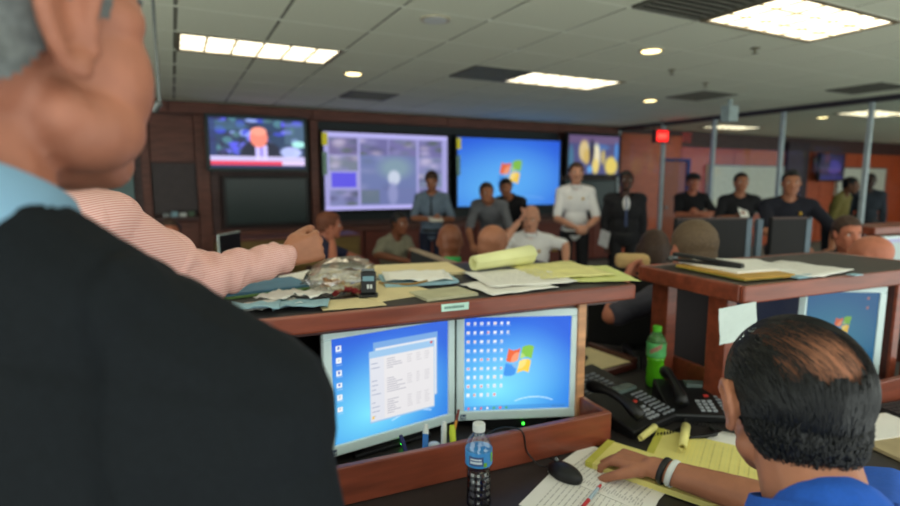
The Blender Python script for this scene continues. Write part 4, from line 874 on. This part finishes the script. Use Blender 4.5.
def person(label, loc, yaw, h=1.75, seat=None, hz_=.93, lean=0, turn=(0, 0, 0), aR=None, aL=None, top='short', topm=None, botm=None, skin='fair', hair='short', hairm='brown', voxs=.011, headk=1, wide=1, sh=None, earhi=False, face=True, collar=None, tie=None, jacket=False, badge=False, legs=True, curl=(.5, .5), palm=None, wrk=0, extra=None, belly=0, headpos=None, jowl=False, neckfill=False, handk=1):
    s = h/1.75; yw = R(yaw)
    if headpos:
        q_ = Matrix.Rotation(yw, 3, 'Z') @ (Matrix.Rotation(-R(lean), 3, 'X') @ (V((0, .025, 1.625-.93))*s))
        loc = (headpos[0]-q_.x, headpos[1]-q_.y); hpz = headpos[2]-q_.z
        if seat: seat = hpz
    t = thing('person', label, 'person', (loc[0], loc[1], 0), yw, None)
    Mw = (Matrix.Translation(V((loc[0], loc[1], 0))) @ Matrix.Rotation(yw, 4, 'Z')).inverted()
    hp = V((0, 0, (seat if seat else (hpz if headpos else .93*s))))
    Lm = Matrix.Rotation(-R(lean), 4, 'X')
    def T_(x, y, z): return hp + Lm @ (V((x*wide if abs(x) > .12 else x, y, z-.93))*s)
    def WL(p_): return Mw @ V(p_)
    neck = T_(0, -.01, 1.46); hc = T_(0, .025, 1.625)
    Mh = Matrix.Translation(hc) @ Matrix.Rotation(R(turn[0]), 4, 'Z') @ Matrix.Rotation(-R(turn[1]), 4, 'X') @ Matrix.Rotation(R(turn[2]), 4, 'Y')
    hk = s*headk
    shd = {1: T_(.170, -.01, 1.40), -1: T_(-.170, -.01, 1.40)}
    if sh:
        for k_, v_ in sh.items(): shd[k_] = WL(v_)
    arms = {}
    for sd, a in ((1, aR), (-1, aL)):
        S = shd[sd]
        if a is None: E_ = S+V((sd*.045, -.03, -.29*s)); W_ = E_+V((-sd*.01, .06, -.25*s)); nn = V((-sd, 0, 0))
        else: E_, W_ = WL(a[0]), WL(a[1]); nn = (Mw.to_3x3() @ V(a[2])) if len(a) > 2 else V((0, -.3, -1))
        arms[sd] = (S, E_, W_, nn)
    hips = {1: hp+V((.09*s, 0, -.02)), -1: hp+V((-.09*s, 0, -.02))}
    if seat: kn = {q: V((q*.13, .43*s, seat+.01)) for q in (1, -1)}; an = {q: V((q*.13, .40*s, .09)) for q in (1, -1)}
    else: kn = {q: V((q*.10*s, .02, .50*s)) for q in (1, -1)}; an = {q: V((q*.11*s, -.02, .09)) for q in (1, -1)}
    def torso(g, e_=0.0):
        low = .022 if jacket else 0
        if jacket and e_ < 0: low = .05
        g.sph(T_(0, 0, .96), ((.155*wide+e_)*s, (.11+e_)*s, (.12+e_)*s), Lm); g.sph(T_(0, .01+belly*.5, 1.08), ((.14*wide+e_)*s, (.105+e_+belly)*s, (.15+e_)*s), Lm)
        g.sph(T_(0, 0, 1.27), ((.165*wide+e_)*s, (.112+e_)*s, (.17+e_)*s), Lm)
        for q in (1, -1):
            g.cap(T_(q*.05, -.02, 1.44-low), shd[q]+V((0, 0, .01)), (.048+e_)*s, (.052+e_)*s); g.cap(T_(q*.07, 0, 1.33), shd[q], (.085+e_)*s, (.06+e_)*s)
            g.cap(T_(q*.03, -.03, 1.49-low), T_(q*.10, -.02, 1.43-low), (.03+e_*.7)*s, (.04+e_*.8)*s)
    # ---- one continuous body
    g = G(); torso(g, -.012)
    g.cap(neck, Mh @ V((0, -.03*hk, -.05*hk)), .058*s, .055*s); g.cap(T_(0, -.02, 1.42), neck, .075*s, .06*s)
    head_prims(g, Mh, hk, ear=earhi)
    if jowl:
        for q in (1, -1):
            g.sph(Mh @ (V((q*.040, .050, -.030))*hk), (.030*hk, .036*hk, .050*hk), Mh.to_3x3()); g.sph(Mh @ (V((q*.042, .030, -.070))*hk), (.032*hk, .044*hk, .032*hk), Mh.to_3x3()); g.sph(Mh @ (V((q*.050, .050, .012))*hk), (.020*hk, .026*hk, .022*hk), Mh.to_3x3())
        g.sph(Mh @ (V((0, .045, -.09))*hk), (.034*hk, .036*hk, .026*hk), Mh.to_3x3())
    if earhi: ear_prims(g, Mh, hk, 1); ear_prims(g, Mh, hk, -1)
    for q in (1, -1):
        S, E_, W_, nn = arms[q]
        g.cap(S, E_, .046*s, .038*s); g.cap(E_, E_.lerp(W_, .35), .038*s, .041*s); g.cap(E_.lerp(W_, .35), W_, .041*s, .027*s)
        hand_prims(g, W_, (W_-E_), nn, 1, s*headk*handk, curl[0] if q == 1 else curl[1]) if q == 1 else hand_prims(g, W_, (W_-E_), nn, -1, s*headk*handk, curl[1])
        if legs: g.cap(hips[q], kn[q], .072*s, .052*s); g.cap(kn[q], an[q], .05*s, .035*s); g.cap(an[q]-V((0, .02, .03)), an[q]+V((0, .13, -.05)), .035, .03)
    me = vox(g, voxs, 2); link('body', me, SK[skin], t, True)
    # ---- clothes
    TM = topm or BLKM; e_ = .012 if not jacket else .024
    g = G(); torso(g, e_)
    if neckfill: g.cap(T_(0, -.045, 1.38), T_(0, -.030, 1.475), .095*s, .072*s); g.cap(T_(-.09, -.03, 1.43), T_(.09, -.03, 1.43), .06*s, .06*s)
    fr_ = {'short': .75, 'long': 1}[top]
    for q in (1, -1):
        S, E_, W_, nn = arms[q]; ra, rb_ = (.062, .055) if not jacket else (.070, .058)
        if top == 'short': g.cap(S, S.lerp(E_, .85), ra*s, rb_*s)
        else:
            g.cap(S, E_, ra*s, (rb_)*s); g.cap(E_, E_.lerp(W_, .93), rb_*s, .042*s)
    me = vox(g, voxs, 3)
    if wrk: wrinkle(me, wrk, 14, (1, 1, .6), len(label))
    # open neck and cuff ends
    if jacket and wrk:      # tailored seams pressed into the cloth, and long soft folds
        me.update(); sx_ = abs(shd[1].x)-.040
        newp = []
        for v in me.vertices:
            c = v.co; dd_ = .006*noise.noise(V((c.x*16, c.y*16, c.z*5)))+.004*noise.noise(V((c.x*30+c.z*12, c.y*10, c.z*8)))
            gx = min(abs(abs(c.x+.012*math.sin(c.z*9))-sx_), abs(c.x) if c.z < shd[1].z+.05 else 1)
            if c.z > shd[1].z-.22 or abs(c.x) < .03: dd_ -= .0045*math.exp(-(gx/.0035)**2)
            newp.append(c+v.normal*dd_)
        for v, c in zip(me.vertices, newp): v.co = c
        me.update()
    up = (Lm.to_3x3() @ V((0, 0, 1)))
    if not neckfill: me = cutmesh(me, lambda c: not ((c-T_(0, .01, 1.50 if not jacket else 1.51)).length < (.066 if not jacket else .092)*s))
    link('jacket' if jacket else 'shirt', me, TM, t, True)
    if collar is not None:
        cr_ = .035 if collar is CL['green'] else 0
        g = G(); n = 24; vs = []; fs = []
        for j, (rr, zz_) in enumerate(((.066, .0), (.070, .02), (.066, .045), (.062, .045), (.064, .0))):
            for i in range(n):
                a = 2*math.pi*i/n; p_ = T_(0, -.012, 1.455+cr_)+Lm.to_3x3() @ V((rr*s*math.cos(a), rr*s*math.sin(a)*1.02, zz_*s - .012*s*math.sin(a))); vs.append(p_)
        fs = [(j*n+i, j*n+(i+1) % n, ((j+1) % 5)*n+(i+1) % n, ((j+1) % 5)*n+i) for j in range(5) for i in range(n)]
        g.add(vs, fs); g.build('collar', collar, t, smooth=True)
    if tie is not None:
        if jacket:
            g = G(); g.sph(T_(0, .108, 1.34), (.045*s, .034*s, .11*s), Lm); link('shirt_front', vox(g, .006, 2), tie[0], t, True)
        g = G(); f0 = .152 if jacket else .132; g.sph(T_(0, f0-.018, 1.425), (.014*s, .012*s, .016*s), Lm); g.cap(T_(0, f0-.016, 1.42), T_(0, f0-.002, 1.10), .008*s, .017*s); link('tie', vox(g, .005, 2), tie[1], t, True)
    if badge: G().sph(T_(-.075, .128, 1.33), (.014, .006, .018), Lm, (10, 6)).build('badge', mat('badge_gold', (200, 160, 60), .3, .6), t, smooth=True)
    if badge == 2:
        G().box(-.025, .025, -.004, .004, -.035, .035).build('shoulder_patch', mat('patch', (150, 120, 50)), t, loc=shd[1]+V((.05, .02, -.06))); G().box(-.025, .025, -.004, .004, -.035, .035).build('shoulder_patch', MATS['patch'], t, loc=shd[-1]+V((-.05, .02, -.06)))
        G().box(-.02, .02, -.004, .004, -.006, .006).build('name_plate', MATS['badge_gold'], t, loc=T_(.07, .13, 1.34))
    if legs:
        g = G(); g.sph(T_(0, 0, .95), (.165*wide*s, .122*s, .11*s), Lm)
        for q in (1, -1): g.cap(hips[q], kn[q], .088*s, .068*s); g.cap(kn[q], an[q]+V((0, 0, .01)), .066*s, .055*s)
        link('trousers', vox(g, voxs*1.1, 3), botm or mat('black_trousers', (24, 24, 30), .8), t, True)
        for q in (1, -1):
            g = G(); g.cap(an[q]+V((0, -.04, -.045)), an[q]+V((0, .06, -.045)), .045, .045); g.cap(an[q]+V((0, .06, -.045)), an[q]+V((0, .15, -.055)), .045, .035)
            me = vox(g, .01, 2); cutmesh(me, lambda c: c.z > .004); link('shoe', me, BLK, t, True)
        G().lathe([(.158*wide*s, -.018), (.16*wide*s, .018), (.150*wide*s, .018), (.150*wide*s, -.018)], 24, m=Matrix.Translation(T_(0, 0, .985)) @ Lm @ Matrix.Diagonal((1, .78, 1, 1))).build('belt', BLK, t, smooth=True)
    # ---- hair
    HM = HAIR[hairm]
    if hair in ('short', 'crew', 'fringe', 'long', 'cap', 'horseshoe'):
        g = G(); r_ = .006 if hair in ('crew', 'fringe', 'horseshoe') else .011
        g.sph(V((0, -.022, .032))*hk, ((.079+r_)*hk, (.101+r_)*hk, (.089+r_)*hk), None, (24, 16)); g.sph(V((0, -.04, -.02))*hk, ((.068+r_)*hk, (.072+r_)*hk, (.07+r_)*hk), None, (24, 16))
        if hair == 'long':
            g.cap(V((0, -.07, 0)), V((0, -.10, -.16)), .085, .07); g.cap(V((-.06, -.03, 0)), V((-.07, -.04, -.15)), .05, .045); g.cap(V((.06, -.03, 0)), V((.07, -.04, -.15)), .05, .045)
        me = vox(g, .006 if hair != 'long' else .009, 2)
        if hair == 'long': keep = lambda c: not (c.y > .035 and c.z < .07)
        elif hair in ('fringe', 'horseshoe'): keep = lambda c: c.z/hk > zline(c.y/hk) and c.z/hk < .07 and c.y/hk < .025
        elif hair == 'cap': keep = lambda c: c.z > zline(c.y)
        else: keep = lambda c: c.z/hk > zline(c.y/hk)
        wrinkle(me, .002, 60); cutmesh(me, keep); o = link('hair', me, HM, t, True); o.matrix_local = Mh
        if hair == 'cap':
            g = G(); g.sph(V((0, -.015, .055)), (.097, .115, .075), None, (24, 16)); me = vox(g, .006, 2); cutmesh(me, lambda c: c.z > .045); o = link('cap', me, BLKM, t, True); o.matrix_local = Mh
            g = G(); g.sph(V((0, .12, .05)), (.07, .06, .007)); b_ = g.build('cap_brim', BLKM, t, smooth=True); b_.matrix_local = Mh
    if face:
        for q in (1, -1):
            e1 = G().sph((0, 0, 0), .0125*hk).build('eye', EYEW, t, smooth=True); e1.matrix_local = Mh @ Matrix.Translation(V((q*.031, .070, .010))*hk)
            G().sph((0, .0085*hk, 0), .0062*hk, k=(10, 6)).build('iris', IRIS, e1, smooth=True)
            b_ = G().cap(V((q*.018, .094, .030))*hk, V((q*.044, .082, .034))*hk, .0035*hk, .0025*hk).build('eyebrow', HM, t, smooth=True); b_.matrix_local = Mh
        b_ = G().sph(V((0, .094, -.052))*hk, (.020*hk, .007*hk, .005*hk)).build('mouth', LIP, t, smooth=True); b_.matrix_local = Mh
    return t, Mh, arms, T_, s
CL = dict(navy=mat('navy_cloth', (36, 40, 70), .85), olive=mat('olive_cloth', (138, 134, 116), .85), bluegrey=mat('bluegrey_cloth', (112, 130, 150), .85), black=mat('black_cloth', (22, 22, 28), .85), grey=mat('grey_cloth', (104, 106, 112), .85), white=mat('white_uniform', (238, 238, 240), .8, var=.03), charcoal=mat('charcoal_cloth', (68, 66, 78), .85), suit=mat('suit_black', (24, 24, 30), .8), dkblue=mat('dark_navy_cloth', (22, 24, 38), .85), khaki=mat('khaki_cloth', (138, 120, 62), .85), slate=mat('slate_cloth', (52, 56, 66), .85), pattern=mat('pattern_cloth', (60, 56, 60), .85, var=.9, scale=30), green=mat('green_collar', (60, 170, 90), .8))
CL['tiedark'] = mat('tie_dark', (30, 26, 36), .6); CL['tieblue'] = mat('tie_blue', (70, 84, 124), .6)
def at(x, Y): return (x-450)/545*Y
# far seated / standing people
person('seated man with reddish hair and navy top, hand at his mouth, left of the display', (at(311, 4.7), 4.75), -70, 1.72, seat=.50, lean=10, turn=(0, 8, 0), aR=((-.97, 4.42, .84), (-.99, 4.52, 1.05), (-1, 0, .2)), aL=((-.95, 4.95, .88), (-.72, 4.85, .80)), topm=CL['navy'], skin='red', hairm='auburn', hair='short', top='short', curl=(.8, .4))
swivel_chair('black swivel chair under the man in the navy top', (at(311, 4.7), 4.75), R(-70), BLKM)
person('seated man in an olive grey shirt leaning on the conference table', (at(387, 5.6), 5.6), -130, 1.70, seat=.48, lean=14, turn=(-8, 5, 0), aR=((-.72, 5.25, .84), (-.42, 5.12, .80)), aL=((-.40, 5.50, .86), (-.22, 5.22, .80)), topm=CL['olive'], skin='brown', hairm='black', hair='crew')
person('standing man in a blue-grey shirt and dark tie looking down at papers', (at(432, 6.9), 6.9), 176, 1.68, lean=3, turn=(0, 28, 0), aR=((-.46, 6.75, 1.10), (-.24, 6.60, 1.10), (0, 0, 1)), aL=((.03, 6.8, 1.08), (-.10, 6.60, 1.10), (0, 0, 1)), topm=CL['bluegrey'], skin='tan', hairm='brown', hair='short', tie=(WHT, CL['tiedark']), botm=mat('navy_trousers', (30, 36, 60), .8))
sheet('paper_sheet', 'white papers held by the standing man in the blue-grey shirt', 'paper', (-.17, 6.50, 1.10), .16, .12, .2, WHT, th=.006).rotation_euler = (.4, 0, .2)
person('bald man with a green collar seen from behind at the table', (at(450, 3.45), 3.42), 5, 1.76, seat=.47, lean=0, aR=((.30, 3.55, .80), (.22, 3.8, .78)), aL=((-.32, 3.55, .80), (-.24, 3.8, .78)), turn=(0, 12, 0), topm=CL['black'], skin='brown', hair='none', collar=CL['green'], face=False)
person('bald man in a dark shirt seen from behind, head turned right', (at(488, 2.85), 2.85), -15, 1.76, seat=.525, headk=.94, lean=12, turn=(-30, 15, 10), aR=((.48, 3.0, .80), (.42, 3.22, .78)), aL=((-.03, 3.0, .80), (.05, 3.22, .78)), topm=CL['black'], skin='tan', hair='none', face=False)
person('man in a grey shirt bending forward in front of the blue display', (at(495, 6.6), 6.8), 165, 1.70, lean=38, turn=(25, 5, 0), aR=((.22, 6.35, .98), (.25, 6.15, .85)), aL=((.72, 6.4, .98), (.45, 6.15, .85)), topm=CL['grey'], skin='tan', hairm='brown')
person('dark-haired person in black stooping behind the grey-shirted man', (at(518, 7.0), 7.15), 150, 1.68, lean=28, turn=(40, 10, 0), topm=CL['black'], skin='tan', hairm='black', hair='short')
person('seated officer in a white uniform shirt with his hand on his face', (at(531, 5.25), 5.25), 176, 1.78, seat=.50, lean=4, wide=1.08, turn=(-16, 14, 0), aR=((.44, 4.95, .93), (.63, 4.98, 1.18), (0, 0, 1)), aL=((1.10, 5.10, .96), (1.06, 4.88, .80)), topm=CL['white'], skin='fair', hair='none', badge=2, curl=(.5, .4), collar=CL['white'])
swivel_chair('black swivel chair under the seated officer', (at(531, 5.3), 5.35), R(176), BLKM)
person('standing officer in a white uniform shirt with hands clasped', (at(576, 6.5), 6.5), 172, 1.78, wide=.97, turn=(4, 0, 0), aR=((1.26, 6.38, 1.12), (1.44, 6.18, 1.03), (0, 1, 0)), aL=((1.73, 6.36, 1.12), (1.56, 6.18, 1.03), (0, 1, 0)), topm=CL['white'], skin='fair', hairm='brown', hair='short', badge=2, collar=CL['white'])
person('standing dark-skinned man in a black suit, white shirt and blue tie', (at(626, 6.3), 6.3), 170, 1.68, wide=1.05, top='long', jacket=True, topm=CL['suit'], skin='dark', hair='crew', hairm='black', tie=(CL['white'], CL['tieblue']), botm=CL['suit'])
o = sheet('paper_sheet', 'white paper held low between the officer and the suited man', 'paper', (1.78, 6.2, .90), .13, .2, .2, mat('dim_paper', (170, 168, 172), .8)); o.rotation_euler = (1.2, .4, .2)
person('long dark-haired woman seen from behind in front of the glass', (at(658, 3.25), 3.25), -10, 1.70, seat=.47, turn=(-5, 0, 0), aR=((1.46, 3.32, .80), (1.38, 3.55, .78)), aL=((1.0, 3.35, .80), (1.08, 3.58, .78)), topm=CL['black'], skin='tan', hair='long', hairm='brown', face=False)
swivel_chair('black swivel chair with a tan cushion on its back before the long-haired woman', (1.06, 3.20), R(-12), BLKM, .54, 1.10, mat('tan_pad', (206, 172, 118), .8))
person('young crew-cut man in a charcoal shirt seen from behind, left elbow out over the telephones', (1.195, 2.56), 4, 1.86, seat=.49, lean=4, turn=(6, 8, 0), headk=1.1, wide=1.1, aL=((.76, 2.50, .925), (.90, 2.74, 1.05), (1, 0, 0)), aR=((1.54, 2.70, .86), (1.35, 2.9, .82)), topm=CL['charcoal'], skin='red', hair='crew', hairm='blond', voxs=.008, wrk=.004, face=False)
swivel_chair('black swivel chair under the crew-cut man', (1.195, 2.56), R(4), BLKM, .52, .95)
person('bald man seen from behind at the right hutch edge', (2.07, 2.62), 15, 1.74, seat=.495, headk=.92, turn=(25, 5, 0), topm=CL['black'], skin='red', hair='none', aR=((2.35, 2.7, .8), (2.25, 2.95, .78)), aL=((1.75, 2.75, .8), (1.9, 3.0, .78)), face=False)
person('standing man in a black cap and black shirt with folded arms', (at(693, 7.4), 7.4), 172, 1.66, wide=1.04, hair='cap', hairm='brown', aR=((3.05, 7.25, 1.12), (3.32, 7.15, 1.10), (0, 1, 0)), aL=((3.55, 7.25, 1.12), (3.28, 7.12, 1.14), (0, 1, 0)), topm=CL['black'], skin='red')
person('standing man in a black shirt holding a paper before the whiteboard', (at(741, 6.4), 6.4), 165, 1.66, wide=1.06, turn=(4, 0, 0), aR=((3.12, 6.3, 1.12), (3.20, 6.05, 1.16), (0, 0, 1)), aL=((3.68, 6.2, 1.10), (3.42, 6.0, 1.08), (0, 0, 1)), topm=CL['black'], skin='tan', hairm='black', hair='crew')
o = sheet('paper_sheet', 'white paper in the hands of the man before the whiteboard', 'paper', (3.24, 5.93, 1.17), .15, .21, .2, WHT); o.rotation_euler = (.9, .3, .3)
person('burly man in a dark navy shirt with a chest badge reaching down', (at(791, 5.1), 5.1), 160, 1.66, wide=1.15, belly=.03, turn=(-4, 4, 0), aR=((2.88, 4.9, 1.10), (3.08, 4.72, 1.0)), aL=((3.44, 4.80, 1.12), (3.24, 4.55, .99)), topm=CL['dkblue'], skin='tan', hair='crew', hairm='black', badge=1)
person('man in a khaki shirt leaning over behind the glass', (at(834, 8.0), 8.0), 215, 1.66, lean=18, turn=(10, 10, 0), topm=CL['khaki'], top='long', skin='brown', hair='crew', hairm='black')
person('man in a slate shirt standing behind the glass at the far right', (at(870, 8.3), 8.3), 150, 1.68, topm=CL['slate'], top='long', skin='dark', hair='crew', hairm='black')
person('seated man in a patterned dark shirt looking left', (at(860, 3.75), 3.75), 125, 1.74, seat=.52, lean=8, turn=(48, 8, 0), aR=((2.40, 3.95, 1.0), (2.25, 3.72, 1.06)), aL=((2.78, 3.35, 1.0), (2.45, 3.35, 1.03)), topm=CL['pattern'], skin='red', hair='crew', hairm='brown')
person('seated person at the far left before the wooden wall', (at(167, 4.6), 4.6), 200, 1.66, seat=.46, topm=CL['black'], skin='red', hairm='brown')
# ---- man with the pink striped sleeve
PINK = stripes_mat('pink_stripe_cloth', (216, 150, 142), (236, 196, 188), .006)
tp, Mh, arms, T_, s = person('man in a pink striped shirt leaning his forearm on the hutch, fist clenched', (-.985, 1.27), -5, 1.80, aR=((-.66, 1.43, 1.298), (-.478, 1.55, 1.345), (-.5, .85, -.1)), aL=((-1.35, 1.30, 1.20), (-1.2, 1.5, 1.05)), top='short', topm=PINK, skin='tan', hairm='brown', voxs=.0055, curl=(1.2, .5), sh={1: (-.80, 1.27, 1.465)}, headk=1.2)
o = [c for c in tp.children if c.name.startswith('shirt')][0]
S, E_, W_, nn = arms[1]
g = G(); g.cap(S+V((-.03, 0, 0)), E_, .070, .062, (24, 16)); g.cap(E_, W_.lerp(E_, .1), .064, .044, (24, 16)); g.cap(W_.lerp(E_, .22), W_.lerp(E_, .06), .047, .046, (24, 16)); g.cap(S+V((-.12, 0, .02)), S, .075, .07, (24, 16))
me = vox(g, .005, 3)
d_ = (W_-E_).normalized(); me.update(); newc = []
for v in me.vertices:
    tt = (v.co-E_).dot(d_); a = math.sin(tt*95+noise.noise(v.co*9)*5)*.0065*math.exp(-abs(tt)*4)+noise.noise(v.co*22)*.009+noise.noise(V((v.co.x*30, v.co.y*8, v.co.z*12)))*.004
    newc.append(v.co+v.normal*a)
for v, c in zip(me.vertices, newc): v.co = c
link('sleeve', me, PINK, tp, True)
# ---- foreground suited man
SUIT = mat('suit_wool', (19, 23, 27), .9, var=.2, scale=300, bump=.05, spec=.2)
SHB = mat('shirt_blue', (120, 158, 186), .8, var=.03)
tp, Mh, arms, T_, s = person('large suited man in the left foreground seen from behind, light blue collar', (-.375, .425), -4, 1.80, top='long', jacket=True, topm=SUIT, skin='ruddy', hair='short', hairm='grey', voxs=.0048, turn=(-15, 0, 0), earhi=True, headk=1.12, headpos=(-.364, .450, 1.684), sh={1: (-.184, .43, 1.362), -1: (-.56, .44, 1.37)}, jowl=True, aR=((-.108, .40, 1.07), (-.15, .56, .86)), wrk=.0045, botm=SUIT)
g = G(); n = 40; vs = []
for rr, zz_ in ((.090, -.03), (.082, .015), (.071, .048), (.068, .049), (.075, .015), (.084, -.03)):
    for i in range(n):
        a = 2*math.pi*i/n; vs.append(T_(0, -.018, 1.455)+V((rr*s*math.cos(a), rr*s*math.sin(a), zz_*s-.03*s*math.sin(a))))
g.add(vs, [(j*n+i, j*n+(i+1) % n, ((j+1) % 6)*n+(i+1) % n, ((j+1) % 6)*n+i) for j in range(6) for i in range(n)]); g.build('shirt_collar', SHB, tp, smooth=True)
# ---- balding man in the blue polo
POLO = mat('polo_blue', (28, 88, 190), .85, var=.08, scale=200, bump=.05)
tp, Mh, arms, T_, s = person('balding man in a blue polo shirt bent over the yellow pads', (.53, .34), -4, 1.84, seat=.60, lean=26, turn=(0, 12, 0), headpos=(.459, .70, 1.262), sh={1: (.70, .80, 1.03)}, aR=((.79, 1.08, .84), (.535, 1.335, .812), (0, 0, -1)), handk=1.25, aL=((.28, .72, .86), (.36, .95, .80)), topm=POLO, skin='tan', hair='none', voxs=.0055, headk=.90, neckfill=True, earhi=True, curl=(.55, .5), wrk=.002)
hk = s*.90
BH = mat('hair_balding', (14, 16, 19), .42, var=.25, scale=150, spec=.6)
g = G(); r_ = .005
g.sph(V((0, -.022, .031))*hk, ((.079+r_)*hk, (.1005+r_)*hk, (.0885+r_)*hk), None, (48, 32)); g.sph(V((0, -.037, -.02))*hk, ((.067+r_)*hk, (.071+r_)*hk, (.07+r_)*hk), None, (24, 16))
me = vox(g, .004, 2)
def bald(c):   # bald patch on crown and thin top
    x, y, z = c.x/hk, c.y/hk, c.z/hk
    jag = .08*noise.noise(V((x*90, y*90, z*90)))
    patch = (x**2+(y+.098)**2+(z-.088)**2)**.5 < .046*(1+jag*3)
    strip = z > .045 and (abs(x) < .056*(1+jag*2) or y > .0) and y > -.11
    return 2 if patch else (1 if strip else 0)
cutmesh(me, lambda c: c.z/hk > zline(c.y/hk)-.002+.004*noise.noise(c*200) and not bald(c)); wrinkle(me, .0015, 120)
o = link('hair', me, BH, tp, True); o.matrix_local = Mh
sr = random.Random(5); g = G(); cnt = 0
while cnt < 7000:
    a = sr.uniform(0, 2*math.pi); zc_ = sr.uniform(-.8, 1); rad = math.sqrt(max(0, 1-zc_*zc_))
    n_ = V((rad*math.cos(a), rad*math.sin(a), zc_)); c = V((n_.x*.084, -.022+n_.y*.106, .031+n_.z*.094))
    low_ = sr.random() < .38
    if low_: c = V((n_.x*.0745, -.037+n_.y*.0785, -.02+n_.z*.0775))
    if low_ and (c.z > .01 or c.y > 0): continue
    if c.z < zline(c.y)-.004 or c.y > .05: continue
    bd = bald(c*hk)
    if bd and sr.random() > (.55 if bd == 2 else .9): continue
    if c.z < .0: n2 = n_
    # comb direction: over the top backward, down on the sides and back
    fl = V((.55*n_.x+(.5 if c.z > .06 else 0), -1.0 if c.z > .02 else -.35, -.9*(1-max(0, n_.z)))); fl = (fl-n_*fl.dot(n_)).normalized()
    fl = (fl+V((sr.gauss(0, .12), sr.gauss(0, .12), sr.gauss(0, .12)))); L = sr.uniform(.018, .034) if not bd else sr.uniform(.03, .06)
    if c.z < -.02: L *= .6
    if bd == 2: L *= .45
    pts = []; p_ = c.copy()
    for k in range(5):
        pts.append(p_*hk); p_ = p_+fl*L/4
        q = V((p_.x/.085, (p_.y+.022)/.107, (p_.z-.031)/.095))
        if not low_ and p_.z > -.01 and q.length > .1: p_ = V((q.normalized().x*.0855, -.022+q.normalized().y*.1075, .031+q.normalized().z*.0955))
        fl = (fl-q.normalized()*fl.dot(q.normalized())).normalized()
    w_ = .00024 if bd == 2 else (.00034 if bd else .0006)
    g.tube(pts, [w_, w_, w_, w_*.8, w_*.3], 3); cnt += 1
o = g.build('hair_strands', BH, tp, smooth=True); o.matrix_local = Mh; o['kind'] = 'stuff'
# polo collar
g = G(); n = 36; vs = []; Lm = Matrix.Rotation(-R(26), 3, 'X')
for rr, zz_ in ((.100, .002), (.088, .030), (.074, .060), (.070, .060), (.075, .03), (.09, .002)):
    for i in range(n):
        a = 2*math.pi*i/n; vs.append(T_(0, -.012, 1.455)+Lm @ V((rr*s*math.cos(a), rr*s*math.sin(a), zz_*s)))
g.add(vs, [(j*n+i, j*n+(i+1) % n, ((j+1) % 6)*n+(i+1) % n, ((j+1) % 6)*n+i) for j in range(6) for i in range(n)]); g.build('collar', POLO, tp, smooth=True)
# wrist bands
S, E_, W_, nn = arms[1]; d_ = (E_-W_).normalized(); x, y, z = axes(d_); Mb = Matrix((x, y, z)).transposed().to_4x4()
for k, (f, m, lb_) in enumerate(((.030, BLK, 'black'), (.052, WPLA, 'white'))):
    c = W_+d_*f; me_ = G().lathe([(.034, -.008), (.0365, -.004), (.0365, .004), (.034, .008), (.032, .004), (.032, -.004)], 28, m=Matrix.Translation(c) @ Mb @ Matrix.Rotation(.25, 4, 'X')).build('wristband', m, tp, smooth=True); me_['label'] = lb_+' wristband'
swivel_chair('black swivel chair under the balding man', (tp.location.x, tp.location.y-.02), R(-4), BLKM, .50, .92)
